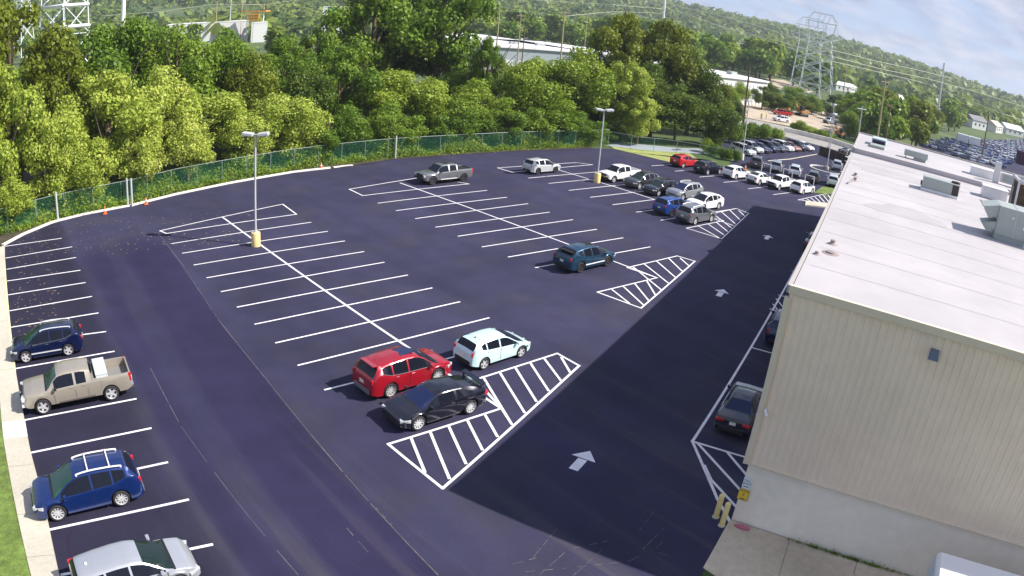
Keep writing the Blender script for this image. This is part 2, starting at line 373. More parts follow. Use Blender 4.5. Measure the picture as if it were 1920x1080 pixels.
# darker new sealer down the left aisle, its seam running along the row ends
seam = [(296, 436), (345, 500), (410, 600), (500, 712), (600, 835), (700, 950), (822, 1079)]
SEAM = [G(*p) for p in seam]
aisle_l = [(150, 452), (172, 500), (196, 560), (225, 620), (262, 700), (310, 800), (372, 930), (440, 1079)]
AL = [G(*p) for p in aisle_l]
ent = [G(822, 1079)+Vector((.4, -1, 0)), G(905, 975), G(1000, 985), G(1190, 1010), G(1315, 1070), G(1300, 1079)+Vector((0, -2, 0)), Vector((-2.4, -60, 0)), Vector((-8, -60, 0))]
# tan worn seams and scratches
M_seam = mat('dusty_seam', (.115, .105, .11), .9, noise=[(3, .4, 4)])
s = MB()
def dashes(pts, wd, on, off, seed):
    rr = random.Random(seed); 
    for a, b in zip(pts, pts[1:]):
        L = (b-a).length; t = 0; d = (b-a)/L
        while t < L:
            l = rr.uniform(*on); e = min(t+l, L)
            s.strip(a+d*t, a+d*e, wd*rr.uniform(.5, 1.2), .0055)
            t = e+rr.uniform(*off)
dashes(SEAM, .04, (1.5, 5), (.02, .25), 1)
dashes([G(282, 690), G(340, 800), G(440, 935), G(560, 1079)], .028, (1.5, 4), (.1, 1.2), 2)
for a, b in [((1245, 990), (1205, 1030)), ((1075, 1079), (1130, 1030)), ((1225, 960), (1195, 1000)), ((1000, 1045), (1045, 990)), ((985, 1072), (1180, 1052)), ((1180, 1052), (1205, 1040)),
             ((960, 1058), (1010, 1045)), ((1075, 1028), (1150, 1012)), ((1010, 1079), (1060, 1035)), ((1230, 1028), (1250, 1008)), ((1235, 1036), (1260, 1044)), ((705, 952), (735, 985)),
             ((365, 530), (372, 545)), ((650, 990), (690, 1035))]:
    dashes([G(*a), G(*b)], .03, (.15, .6), (.05, .35), hash(a) % 999)
s.build('worn_seam', M_seam, root)
s = MB()
oil = [G(128, 1002), G(131, 1004), G(130, 1022), G(135, 1034), G(142, 1050), G(141, 1062), G(137, 1060), G(136, 1048), G(129, 1034), G(126, 1018)]
s.poly(oil, .004); s.build('oil_trickle', mat('oil_stain', (.025, .012, .03), .4), root)

# ---- painted lines
Z1 = .008; LWD = .125
def line(a, b, wd=LWD):
    a = G(*a) if isinstance(a, tuple) else a; b = G(*b) if isinstance(b, tuple) else b
    d = (b-a).normalized()
    MB().strip(a-d*.03, b+d*.03, wd, Z1).build('stall_line', M_line, root)
R1 = [((322, 457), (583, 417)), ((342, 475), (614, 434)), ((364, 497), (646, 452)), ((388, 521), (682, 472)), ((415, 547), (720, 492)), ((445, 576), (764, 516)), ((478, 608), (810, 540)), ((517, 643), (862, 566)), ((559, 685), (917, 596))]
R2 = [((709, 381), (913, 357)), ((743, 395), (950, 370)), ((779, 410), (990, 382)), ((817, 426), (1030, 398)), ((859, 443), (1074, 412)), ((904, 463), (1119, 430)), ((953, 482), (1168, 446)), ((1004, 502), (1219, 463))]
for a, b in R1+R2: line(a, b)
L10 = G(609, 731); line(L10, L10+ROW*12.1)
# row 3 lines, from their visible near ends
for a in [(991, 334), (1029, 344), (1067, 357), (1107, 370), (1149, 384), (1193, 398), (1239, 413)]:
    g = G(*a); line(g, g+ROW*12.1)
# row 4 beside the far grass
for a in [(1222, 311), (1266, 321), (1312, 332), (1357, 342), (1403, 354), (1450, 365)]:
    g = G(*a); line(g, g+ROW*5.6)
# spines (pinkish in the photo where the line is thicker)
line((417, 407), (940, 766), .15); line((750, 343), (1232, 521), .13); line((1045, 318), (1378, 424), .13)
# left row: ends on the kerb line
lefts = [(10, 462), (11, 484), (13, 505), (14, 527), (16, 553), (18, 583), (20, 614), (24, 645), (31, 691), (38, 736), (45, 788), (58, 849), (74, 918), (90, 994), (115, 1078)]
rights = [(115, 447), (135, 463), (142, 483), (150, 507), (160, 530), (172, 556), (184, 587), (198, 622), (214, 659), (233, 701), (255, 748), (283, 803), (314, 867), (353, 937), (398, 1021)]
for a, b in zip(lefts, rights): line(a, b, .135)
a, b = G(115, 1078)+Vector((.1, -2.87, 0)), G(398, 1021)+Vector((-.1, -2.87, 0)); line(a, b, .135)
# outlined islands (top ends) and hatched islands
def closed(pts, name, extra=(), wd=.13):
    m = MB(); P = [G(*p) for p in pts]
    for i in range(len(P)): 
        a, b = P[i], P[(i+1) % len(P)]; d = (b-a).normalized()*wd*.5
        m.strip(a-d, b+d, wd, Z1+.0035*(1+i % 2))
    for k, (a, b) in enumerate(extra): m.strip(G(*a), G(*b), wd, Z1+.0035*(3+k % 2))
    m.build(name, M_line, root)
closed([(300, 433), (530, 383), (556, 402), (312, 438)], 'island_outline')
closed([(655, 355), (800, 331), (879, 345), (680, 367)], 'island_outline')
closed([(933, 315), (1080, 305), (1111, 309), (960, 323)], 'island_outline')
closed([(1045, 663), (1086, 686), (830, 916), (728, 833), (940, 766), (892, 712)], 'hatched_island', [
    ((1052, 670), (1069, 699)), ((1019, 671), (1052, 715)), ((993, 679), (1029, 734)), ((965, 688), (1006, 754)), ((936, 697), (984, 775)), ((905, 706), (960, 797)), ((940, 766), (960, 797)),
    ((908, 776), (933, 820)), ((875, 786), (905, 845)), ((840, 797), (874, 871)), ((806, 809), (843, 899)), ((770, 820), (797, 887))])
closed([(1270, 480), (1303, 490), (1202, 578), (1120, 548), (1232, 521), (1176, 502)], 'hatched_island', [
    ((1275, 484), (1292, 499)), ((1253, 484), (1280, 510)), ((1230, 489), (1267, 521)), ((1206, 494), (1254, 532)), ((1186, 500), (1240, 544)), ((1212, 526), (1229, 554)),
    ((1190, 532), (1217, 565)), ((1168, 537), (1207, 573)), ((1147, 543), (1180, 569))], .12)
closed([(1380, 391), (1404, 400), (1353, 448), (1287, 428), (1357, 414), (1322, 404)], 'hatched_island', [
    ((1385, 395), (1397, 406)), ((1368, 394), (1389, 414)), ((1352, 397), (1381, 422)), ((1337, 401), (1373, 429)), ((1343, 417), (1366, 436)), ((1327, 420), (1359, 442)), ((1309, 424), (1348, 446))], .11)
# stalls along the building
closed([(1298, 828), (1345, 936), (1372, 985), (1345, 936)], 'hatched_corner', [((1298, 828), (1415, 863)), ((1308, 832), (1390, 922)), ((1362, 847), (1400, 892)), ((1333, 900), (1380, 951)), ((1320, 872), (1333, 900))], .14)
la, lb = G(1298, 828), G(1532, 428)
line(la, lb, .14)
def cross(p, extra=0.):
    g = G(*p); MB().strip(g, g+Vector((.323, -.946, 0))*3.3, .12, Z1+.003).build('stall_line', M_line, root)
for p in [(1406, 651), (1459, 553), (1443, 579), (1484, 508), (1499, 484)]: cross(p)
m = MB()
for a, b in (((1455, 560), (1479, 590)), ((1449, 570), (1468, 594))): m.strip(G(*a), G(*b), .11, Z1+.0065)
m.build('hatched_corner', M_line, root)
# arrows
def arrow(p, sc=1.0):  # straight-ahead arrow
    g = G(*p); d = U; n = Vector((-d.y, d.x, 0))
    def P(a, b): q = g+d*a*sc+n*b*sc; return (q.x, q.y)
    m = MB(); m.poly([P(-1.15, -.28), P(.12, -.28), P(.12, .28), P(-1.15, .28)], Z1); m.poly([P(.2, -.75), P(1.15, 0), P(.2, .75)], Z1)
    m.build('direction_arrow', M_line, root)
arrow((1091, 863), .74); arrow((1352, 549), .74); arrow((1439, 445), .74) 
# small dots of fallen leaves on the asphalt
s = MB(); rr = random.Random(4)
for i in range(420):
    k = rr.random()
    if k < .6: x, y = rr.uniform(30, 470), 0; p = G(x, 400+rr.uniform(20, 90)-x*.06)
    else: p = G(rr.uniform(20, 110), rr.uniform(450, 640))
    a = rr.uniform(0, 6.28); r = rr.uniform(.03, .09)
    s.add([(p.x+r*math.cos(a+t), p.y+r*.6*math.sin(a+t), .012) for t in (0, 1.57, 3.14, 4.71)], [(0, 1, 2, 3)])
s.build('fallen_leaves', mat('dry_leaf', (.42, .28, .16), .8), None, kind='stuff')

# ---- kerbs, sidewalks
def ribbon(pts, w, h, name, m, parent=None, side=0, z0=0.0, **kw):
    n = len(pts); v = []; f = []
    for i, p in enumerate(pts):
        d = (pts[min(i+1, n-1)]-pts[max(i-1, 0)]).normalized(); nn = Vector((-d.y, d.x, 0))
        a = p+nn*(side-.5)*w; b = p+nn*(side+.5)*w
        v += [(a.x, a.y, z0), (a.x, a.y, z0+h), (b.x, b.y, z0+h), (b.x, b.y, z0)]
    for i in range(n-1):
        for k in range(3): f.append((i*4+k, (i+1)*4+k, (i+1)*4+k+1, i*4+k+1))
    f += [(0, 1, 2, 3), tuple((n-1)*4+k for k in (3, 2, 1, 0))]
    mb = MB(); mb.add(v, f); o = mb.build(name, m, parent, bevel=.02, **kw); return o
ribbon(KW, .34, .14, 'white_kerb', M_kerb, side=.5, kind='structure')
ribbon([G(x, y) for x, y in [(626, 315), (650, 312), (662, 311)]], .25, .12, 'kerb_end', M_kerb, side=.5, kind='structure')
outer = [(-12, 470), (-11, 560), (-8, 640), (0, 745), (8, 830), (30, 950), (59, 1079)]
OU = [G(*p) for p in outer]
sw_i = [G(9, 463)]+[Vector((p.x-.02, p.y, 0)) for p in LI]
side_poly = sw_i+[Vector((LI[-1].x-.1, -72, 0)), Vector((OU[-1].x, -72, 0))]+OU[::-1]
MB().prism(side_poly, -.03, .13).build('sidewalk', M_conc2, None, kind='structure')
MB().strip(LI[0]+Vector((-.05, 0, 0)), LI[3]+Vector((-.05, 0, 0)), .1, .134).build('kerb_edge_paint', mat('faded_yellow_paint', (.72, .68, .36), .8), None, kind='structure')
MB().prism([G(5, 796), G(48, 793), G(53, 822), G(9, 827)], .1, .137).build('kerb_ramp', mat('white_ramp_concrete', (.80, .78, .78), .8), None, kind='structure')
M_joint = mat('concrete_joint', (.22, .20, .17), .9)
s = MB()
for y in (520, 600, 690, 870, 960, 1040):
    a = G(np.interp(y, [p[1] for p in left_in], [p[0] for p in left_in]), y, .13); b = G(np.interp(y, [p[1] for p in outer], [p[0] for p in outer]), y+5, .13)
    s.strip(a, b, .02, .1335)
s.build('sidewalk_joint', M_joint, None, kind='structure')
gr = [Vector((OU[-1].x-.02, -72, 0))]+[Vector((p.x-.02, p.y, 0)) for p in OU[::-1]]+[Vector((-34, 6, 0)), Vector((-60, 6, 0)), Vector((-60, -72, 0))]
MB().prism(gr, -.03, .10).build('lawn', M_grass, None, kind='structure')
# verge and soil under the trees, grass strip by the far corner
soil = [Vector((-40, 6.2, 0))]+[p+Vector((-.02, .36, 0)) for p in KW]+[p+Vector((0, .05, 0)) for p in EN[:6]]+[Vector((64, 16, 0)), Vector((90, 30, 0)), Vector((60, 70, 0)), Vector((-20, 90, 0)), Vector((-60, 60, 0)), Vector((-60, 6.2, 0))]
MB().poly(soil[::-1], .03).build('soil', M_soil, None, kind='structure')
g4 = [EN[6], EN[7], EN[8], G(1300, 303), G(1330, 300), G(1350, 306), Vector((67.5, 1.5, 0)), Vector((70, 4.5, 0)), G(1280, 287), G(1200, 274), G(1140, 270)]
MB().poly(g4[::-1], .035).build('grass_verge', M_grassd, None, kind='structure')
# drive and second car park beyond the far hedge
MB().poly([Vector((69.6, -26, 0)), Vector((71, -2, 0)), Vector((80, 1, 0)), Vector((84, 12, 0)), Vector((128, 12, 0)), Vector((128, -40, 0)), Vector((64, -40, 0))][::-1], .012).build('second_car_park', M_as, None, kind='structure')
MB().poly([Vector((63, 7.6, 0)), Vector((71.2, 3.8, 0)), Vector((83, 2.2, 0)), Vector((84, 5, 0)), Vector((72, 7.5, 0)), Vector((61, 14.5, 0)), Vector((57, 16.5, 0)), Vector((56, 14.5, 0))], .042).build('footpath', mat('pale_blue_path', (.32, .35, .40), .8), None, kind='structure')
ribbon([G(1440, 302), G(1480, 299), G(1535, 289), G(1545, 288)], .14, .12, 'car_park_kerb', M_conc, kind='structure')
# road and gravel yard beyond
road = [G(1340, 212), G(1420, 226), G(1500, 243), G(1560, 262), G(1600, 276), G(1640, 292)]
road2 = [G(1640, 305), G(1600, 291), G(1540, 274), G(1478, 258), G(1410, 240), G(1340, 224)]
MB().poly(road+road2, .02).build('road', M_road, None, kind='structure')
yard = [G(1366, 214), G(1372, 188), G(1420, 194), G(1470, 205), G(1520, 209), G(1560, 208), G(1592, 218), G(1600, 240), G(1560, 246), G(1500, 240), G(1440, 229)]
MB().poly(yard, .03).build('gravel_yard', M_gravel, None, kind='structure')
MB().poly([G(1437, 147), G(1470, 150), G(1525, 172), G(1510, 176), G(1437, 163)], .03).build('yard_road', M_gravel, None, kind='structure')
# apron at the building
ap = [G(1368, 976)+Vector((-.0, -.02, 0)), G(1300, 1079)+Vector((.6, 0, 0)), Vector((-2.6, -58, 0)), Vector((-2.6, -72, 0)), B0+W*27]
MB().prism([B0, ap[1], ap[2], ap[3], ap[4]], -.02, .03).build('concrete_apron', mat('stained_concrete', (.56, .47, .35), .85, noise=[(.25, .18, 6), (3, .10, 6), (25, .08, 4)]), None, kind='structure')
s = MB()
s.strip(G(1480, 1012), G(1460, 1079), .03, .034); s.strip(G(1607, 1052), G(1600, 1079), .03, .034)
s.build('apron_joint', M_joint, None, kind='structure')
MB().prism([G(1511, 379), G(1556, 383), G(1554, 391), G(1509, 386)], 0, .16).build('drain_kerb', M_conc, None, kind='structure')
s = MB()
for k in range(7): s.strip(G(1504+k*8, 374-k*1.5), G(1514+k*8, 379), .14, .012)
for a, b in (((1496, 375), (1560, 361)), ((1496, 375), (1570, 383))): s.strip(G(*a), G(*b), .12, .014)
s.build('hatched_marking', M_line, None, kind='structure')
MB().poly([G(1525, 362), G(1542, 350), G(1572, 352), G(1566, 364)], .02).build('grass_patch', M_grass, None, kind='structure')
# ------------------------------------------------------------------ main building
ZB = 9.85; LEN = 43.0; WID = 46.0
bld = empty('warehouse_building', B0, 0, 'long beige metal warehouse with flat white roof beside the drive lane', 'building')
def BL(a, b, z=0.): return Vector((U.x*a+W.x*b, U.y*a+W.y*b, z))      # building-local plan point
M_metal = mat('beige_ribbed_metal', (.92, .77, .61), .5, .1, noise=[(.25, .05, 4), (1.5, .03, 3)])
M_trim = mat('beige_trim_metal', (.76, .67, .52), .45, .1, noise=[(1, .04, 3)])
M_base = mat('painted_block_base', (.88, .81, .70), .75, noise=[(.3, .06, 5), (2.5, .04, 4)], bump=(4, .06))
M_roof = mat('white_roof_membrane', (.45, .42, .435), .6, noise=[(.10, .10, 6), (.6, .05, 5)])
# the flat roof deck with the block base below
def quadprism(a0, a1, b0, b1, z0, z1): 
    return MB().prism([(p.x, p.y) for p in (BL(a0, b0), BL(a1, b0), BL(a1, b1), BL(a0, b1))][::-1], z0, z1)
quadprism(.06, 60, .06, WID, 0, 2.9).build('block_base', M_base, bld)
def ribbed(origin, d, n, length, z0, z1, period=.30, depth=.032):
    m = MB(); pts = []; t = 0
    while t < length:
        for a, o in ((0, 0), (.12, 0), (.15, depth), (.27, depth), (.30, 0)):
            if t+a <= length: pts.append((t+a, o))
        t += period
    v = []
    for t, o in pts:
        p = origin+d*t+n*o; v += [(p.x, p.y, z0), (p.x, p.y, z1)]
    m.add(v, [(2*i, 2*i+2, 2*i+3, 2*i+1) for i in range(len(pts)-1)]); return m
nF = Vector((-.960, -.280, 0)); nS = Vector((-.3227, .9465, 0))
ribbed(Vector((0, 0, 0))+nF*.02, W, nF, WID, 2.82, ZB-.25).build('ribbed_front_wall', M_metal, bld)
ribbed(Vector((0, 0, 0))+nS*.02, U, nS, 60, 2.82, ZB-.25).build('ribbed_side_wall', M_metal, bld)
m = MB(); m.box(nF*.06+W*(WID/2)+Vector((0, 0, ZB-.14)), (.16, WID+.1, .28), rz=math.atan2(-W.x, W.y)); m.build('roof_coping', M_trim, bld)
m = MB(); m.box(nS*.06+U*30+Vector((0, 0, ZB-.143)), (60.2, .16, .275), rz=math.atan2(U.y, U.x)); m.build('side_coping', mat('sun_dimmed_coping', (.42, .39, .37), .6), bld)  # side coping coloured darker to hold down the sun; shaded front stays lighter
m = MB(); m.box(nF*.05+nS*.05+Vector((0, 0, 6.1)), (.22, .22, 6.6), rz=.35); m.build('corner_trim', M_trim, bld)
m = MB(); m.box(nF*.05+W*(WID/2)+Vector((0, 0, 2.80)), (.10, WID, .06), rz=math.atan2(-W.x, W.y)); m.box(nS*.05+U*30+Vector((0, 0, 2.803)), (60, .10, .055), rz=math.atan2(U.y, U.x)); m.build('base_flashing', M_trim, bld)
rf = quadprism(.05, LEN, .05, WID, ZB-.35, ZB-.02); rf.build('roof_deck', M_roof, bld)
rf = quadprism(LEN, 60, .05, WID, ZB-.35, ZB+.42); rf.build('raised_roof', M_roof, bld)
m = MB()
m.prism([(p.x, p.y) for p in (BL(59.7, 0), BL(60.0, 0), BL(60.0, WID), BL(59.7, WID))][::-1], ZB+.42, ZB+.56)
m.prism([(p.x, p.y) for p in (BL(LEN, -.02), BL(59.7, -.02), BL(59.7, .15), BL(LEN, .15))][::-1], ZB-.02, ZB+.48)
m.build('raised_coping', MATS['sun_dimmed_coping'], bld)
# membrane seams
m = MB()
for a in range(3, 43, 3): m.strip(BL(a, .3), BL(a, WID), .05, ZB-.0155)
m.build('membrane_seam', mat('membrane_seam', (.437, .408, .422), .6), bld)
m = MB()
def blob(c, rx, ry, ang, z, n=22, seed=0):
    rr = random.Random(seed); pts = []
    for i in range(n):
        t = 2*math.pi*i/n; k = 1+.18*math.sin(3*t+seed)+.1*rr.uniform(-1, 1)
        x, y = rx*k*math.cos(t), ry*k*math.sin(t); pts.append((c.x+x*math.cos(ang)-y*math.sin(ang), c.y+x*math.sin(ang)+y*math.cos(ang)))
    m.poly(pts, z)
for (x, y, rx, ry, sd_) in ((1690, 330, 5, 2.2, 1), (1640, 305, 3, 1.2, 2), (1700, 400, 2.5, 1.6, 3), (1780, 320, 5, 1.6, 5)):
    g = G(x, y, ZB)-B0; blob(g, rx, ry, R(-70), ZB-.0125, seed=sd_)
m.build_each('ponding_stain', mat('grey_dust_film', (.39, .37, .38), .8, noise=[(.4, .08, 5)]), bld)

def on_roof(x, y, z=ZB-.02): return G(x, y, z)
M_rtu = mat('grey_green_sheet_metal', (.36, .40, .38), .5, .1, noise=[(1.2, .06, 4)])
M_rtud = mat('coil_fins', (.05, .035, .035), .7)
M_vent = mat('weathered_vent_metal', (.30, .24, .24), .6)
# small roof unit
p = on_roof(1766, 363)
r1 = empty('rooftop_unit', (33.1, -43.0, ZB-.02), math.atan2(W.y, W.x), 'boxy grey rooftop air unit with dark coil end, standing alone mid roof', 'air conditioner', 'rooftop air units')
MB().box((0, 0, .10), (3.0, 1.7, .2)).build('curb', M_white, r1)
MB().box((-.25, 0, .62), (2.3, 1.5, .84)).build('cabinet', M_rtu, r1, bevel=.03)
MB().box((1.22, 0, .60), (.62, 1.42, .76)).build('coil', M_rtud, r1)
m = MB(); m.box((1.22, 0, 1.0), (.66, 1.48, .05))
for x in (.93, 1.5):
    for y in (-.7, .7): m.box((x, y, .6), (.06, .06, .8))
m.build('coil_frame', M_rtu, r1)
m = MB(); m.lathe([(.36, 0), (.36, .12), (.30, .12), (.28, .02), (0, .02)], c=(1.22, 0, 1.03), n=20); m.build('fan_grille', M_rtud, r1, smooth=40)
MB().box((-1.5, -.1, .45), (.12, .4, .3)).build('intake_hood', M_dark, r1)
# large roof unit with hoods
p = on_roof(1862, 447)
ang = math.atan2(W.y, W.x)
r2 = empty('rooftop_unit', (p.x, p.y, ZB-.02), ang, 'big grey green rooftop air handler with two angled intake hoods', 'air conditioner', 'rooftop air units')
MB().box((3.5, 1.15, .14), (7.0, 2.3, .28)).build('curb', M_rtu, r2)
MB().box((3.5, 1.15, 1.12), (7.0, 2.4, 1.66)).build('cabinet', M_rtu, r2, bevel=.03)
m = MB()
for x in (1.15, 2.3, 3.5): m.box((x, -.055, 1.1), (.03, .012, 1.6)); m.box((x, 1.15, 1.96), (.03, 2.3, .014))
m.build('panel_seam', M_steel, r2)
m = MB(); m.box((1.75, -.06, 1.05), (.10, .03, .22)); m.box((.95, -.06, 1.45), (.16, .03, .08)); m.box((3.0, -.06, 1.4), (.16, .03, .08)); m.build_each('access_latch', M_white, r2)
def hood(z0, z1, out, y0, y1):
    # a wedge: slanted top, open beneath
    v = [(0, y0, z1), (0, y1, z1), (-out, y0, z1-.30), (-out, y1, z1-.30), (-out*.55, y0, z0), (-out*.55, y1, z0), (0, y0, z0+.25), (0, y1, z0+.25)]
    f = [(0, 1, 3, 2), (2, 3, 5, 4), (0, 2, 4, 6), (1, 7, 5, 3), (4, 5, 7, 6)]
    return MB().add(v, f)
hood(1.05, 1.95, 1.0, .1, 2.2).build('intake_hood', M_rtu, r2)
hood(.30, 1.0, .95, .05, 1.5).build('intake_hood', M_rtu, r2)
m = MB(); m.tube((1.95, -.35, 0), (1.95, -.35, .5), .035); m.tube((1.95, -.35, .42), (1.95, -.05, .42), .035); m.build('gas_pipe', M_white, r2)
# far right roof furniture
g = on_roof(1838, 372); 
r3 = empty('roof_hatch_box', (g.x+1.2, g.y, ZB-.02), ang, 'white curb box in front of the grey louvre screen, nearest the roof edge', 'roof curb')
MB().box((1.0, .8, .45), (2.2, 1.5, .9)).build('box_body', M_white, r3, bevel=.04); MB().box((1.0, .8, .93), (2.3, 1.6, .07)).build('lid', M_white, r3)
g = on_roof(1820, 336)
r4 = empty('roof_hatch_box', (g.x, g.y, ZB-.02), ang, 'white curb box at the roof step, farther one of the two', 'roof curb')
MB().box((1.2, .8, .6), (2.6, 1.4, 1.2)).build('box_body', M_white, r4, bevel=.04); MB().box((1.2, .8, 1.23), (2.7, 1.5, .07)).build('lid', M_white, r4)
g = on_roof(1893, 398)
r5 = empty('louvre_screen', (g.x+.5, g.y-.2, ZB-.02), ang, 'grey framed equipment screen with rusty brown louvre panels', 'roof screen')
m = MB()
for x in (0, 2.6, 5.2): m.box((x, 0, 1.2), (.16, .16, 2.4)); m.box((x, 3.0, 1.2), (.16, .16, 2.4))
m.box((2.6, 0, 2.45), (5.5, .2, .16)); m.box((2.6, 3, 2.45), (5.5, .2, .16)); m.box((0, 1.5, 2.45), (.2, 3, .16)); m.box((2.6, 1.5, 2.452), (.12, 3, .12))
m.build('frame', M_polew, r5)
m = MB()
for k in range(13): m.box((2.6, .02, .25+k*.16), (5.0, .10, .03), tilt=(R(35), 0)); m.box((.02, 1.5, .25+k*.16), (.10, 2.7, .03), tilt=(0, R(35)))
m.box((2.6, .1, 1.2), (5.0, .02, 2.0)); m.box((.1, 1.5, 1.2), (.02, 2.8, 2.0))
m.build('louvre_panel', mat('rusty_louvre', (.13, .085, .05), .8, noise=[(2, .4, 4)]), r5)
g = on_roof(1856, 352)
r6 = empty('duct_riser', (g.x+1.0, g.y, ZB-.02), ang, 'tall pale duct frame with grey panels beyond the louvre screen', 'roof duct')
m = MB(); m.box((.3, .4, 1.2), (.6, .6, 2.4)); m.box((2.0, .4, 1.1), (2.6, .5, .9)); m.box((3.3, .4, 1.2), (.25, .5, 2.4)); m.build('duct_body', M_polew, r6, bevel=.03)
m = MB(); m.box((2.0, .12, 1.1), (2.2, .06, .6)); m.build('duct_panel', M_rtu, r6)
g = G(1900, 305, ZB+.42)
r7 = empty('roof_equipment_wall', (g.x, g.y-1, ZB+.42), ang, 'grey equipment housing with dark open side at the far roof edge', 'roof housing')
MB().box((3.0, 1, 1.1), (4.0, 2.2, 2.2)).build('housing', M_rtu, r7, bevel=.03); MB().box((.3, 1, .9), (1.6, 2.0, 1.8)).build('dark_bay', mat('dark_louvre', (.05, .015, .06), .7), r7)
# wall-step items: grey box and scupper duct on the raised roof
g = G(1716, 300, ZB+.42)
r8 = empty('rooftop_unit', (g.x, g.y, ZB+.42), ang, 'small flat grey air unit on the raised far roof', 'air conditioner', 'rooftop air units')
MB().box((0, 0, .55), (2.4, 1.0, .55)).build('cabinet', M_rtu, r8, bevel=.03)
m = MB(); [m.tube((x, y, 0), (x, y, .4), .05) for x in (-1, 1) for y in (-.4, .4)]; m.build_each('support_leg', M_rtu, r8); MB().box((.4, 0, .15), (1.2, .8, .3)).build('support_curb', M_rtu, r8)
g = G(1640, 286, ZB)
r9 = empty('roof_walkway_hatch', (g.x+.6, g.y, ZB-.02), ang, 'pale blue hatch with dark opening at the roof step', 'roof hatch')
m = MB(); m.box((0, .6, .35), (1.5, 2.4, .7)); m.build('hatch_curb', M_rtu, r9); MB().box((0, 3.0, .90), (1.5, 2.4, .55)).build('hatch_cover', mat('pale_blue_metal', (.45, .55, .60), .5), r9)
MB().box((0, 1.76, .80), (1.3, .2, .45)).build('opening', mat('dark_opening', (.03, .01, .06), .8), r9)
# plumbing vents
vl = ['small hooded roof vent, upper one of the three near the front edge', 'flat round roof vent, right of the small plug vent', 'small plug roof vent nearest the drive side edge', 'grey cone roof vent at the drive edge, farther of two', 'grey cone roof vent with a flat pipe, nearer of two at the drive edge']
for k, ((x, y), lb) in enumerate(zip([(1561, 458), (1557, 475), (1531, 477), (1604, 330), (1603, 339)], vl)):
    g = on_roof(x, y); v = empty('roof_vent', (g.x, g.y, ZB-.02), 0, lb, 'vent', 'plumbing vents through the roof')
    h = (.16, .05, .10, .2, .2)[k]; r = (.20, .32, .14, .24, .24)[k]
    MB().lathe([(r*1.25, 0), (r, .03), (r*.55, h*.5), (r*.5, h)], n=14).build('flashing', M_vent, v, smooth=50)
    MB().lathe([(0, h+.05), (r*.6, h+.03), (r*.62, h-.02), (r*.4, h-.03)], n=14).build('cap', M_vent, v, smooth=50)
    if k == 4: MB().tube((-.3, 0, .08), (-2.2, -.3, .08), .05).build('drain_pipe', M_vent, v)
# wall lamp on the front: find where the bearing meets the wall plane
def wallpoint(x, y):
    v = Vector(bearing(x, y)); c = Vector(CAM); t = (B0-c).dot(nF)/v.dot(nF); return c+v*t
wp = wallpoint(1751, 660)
wl = empty('wall_lamp', wp+nF*.05, math.atan2(nF.y, nF.x), 'blue grey floodlight hood bracketed high on the ribbed front wall', 'wall lamp')
m = MB(); m.tube((0, 0, 0), (.30, 0, -.06), .035); m.box((.02, 0, -.05), (.05, .14, .22)); m.build('bracket', M_dark, wl)
m = MB(); m.add([(.18, -.20, .02), (.18, .20, .02), (.52, -.24, -.16), (.52, .24, -.16), (.16, -.20, .22), (.16, .20, .22), (.42, -.18, .16), (.42, .18, .16)], [(0, 2, 3, 1), (4, 5, 7, 6), (0, 1, 5, 4), (2, 6, 7, 3), (0, 4, 6, 2), (1, 3, 7, 5)]); m.build('lamp_housing', mat('blue_grey_enamel', (.12, .15, .22), .35, .3), wl, bevel=.02)
MB().box((.35, 0, -.085), (.26, .34, .02), tilt=(0, R(28))).build('lens', M_lamp, wl)
MB().box((.36, -.235, .02), (.22, .03, .22)).build('side_plate', M_polew, wl); wl.scale = (.85,)*3
wp = wallpoint(1438, 768)
wl = empty('wall_camera', wp+nF*.05, math.atan2(nF.y, nF.x), 'small white camera on the wall just right of the building corner', 'camera')
m = MB(); m.tube((0, 0, 0), (.14, 0, 0), .03); m.build('bracket', M_polew, wl); m = MB(); m.tube((.10, -.05, .06), (.30, .10, -.10), .06, n=12); m.build('camera_body', M_white, wl, smooth=40)
# signs
def text_on(parent, s_, size, loc, m, rot=None):
    c = bpy.data.curves.new('lettering', 'FONT'); c.body = s_; c.size = size; c.align_x = 'CENTER'; c.align_y = 'CENTER'; c.extrude = .002
    c.materials.append(m); q_ = bpy.data.objects.new('lettering', c); me_ = bpy.data.meshes.new_from_object(q_); me_.name = 'lettering'; bpy.data.objects.remove(q_); o = bpy.data.objects.new('lettering', me_); COL.objects.link(o); o.parent = parent; o.location = loc; o.rotation_euler = (R(90), 0, R(90)); return o
M_ink = mat('dark_blue_ink', (.03, .05, .12), .5); M_inkb = mat('black_ink', (.03, .025, .01), .5)
wp = wallpoint(1401, 906)
sg = empty('wall_sign', wp+nF*.03, math.atan2(nF.y, nF.x), 'small white sign with blue lettering, above the yellow sign', 'sign', 'signs on the block wall')
MB().box((0, 0, 0), (.02, .34, .46)).build('sign_plate', mat('white_sign_face', (.78, .84, .88), .4), sg)
text_on(sg, 'CALL', .13, (.012, 0, .13), M_ink); text_on(sg, 'WAIT', .14, (.012, 0, -.01), M_ink); MB().box((.012, 0, -.14), (.004, .24, .035)).build('underline_bar', M_ink, sg)
wp = wallpoint(1394, 927)
sg = empty('wall_sign', wp+nF*.03, math.atan2(nF.y, nF.x), 'yellow warning sign near the building corner below the white sign', 'sign', 'signs on the block wall')
MB().box((0, 0, 0), (.02, .44, .50)).build('sign_plate', mat('yellow_sign_face', (.85, .58, .06), .4), sg)
text_on(sg, 'CAUTION', .085, (.012, 0, .17), M_inkb); text_on(sg, '7', .20, (.012, 0, -.01), M_inkb);
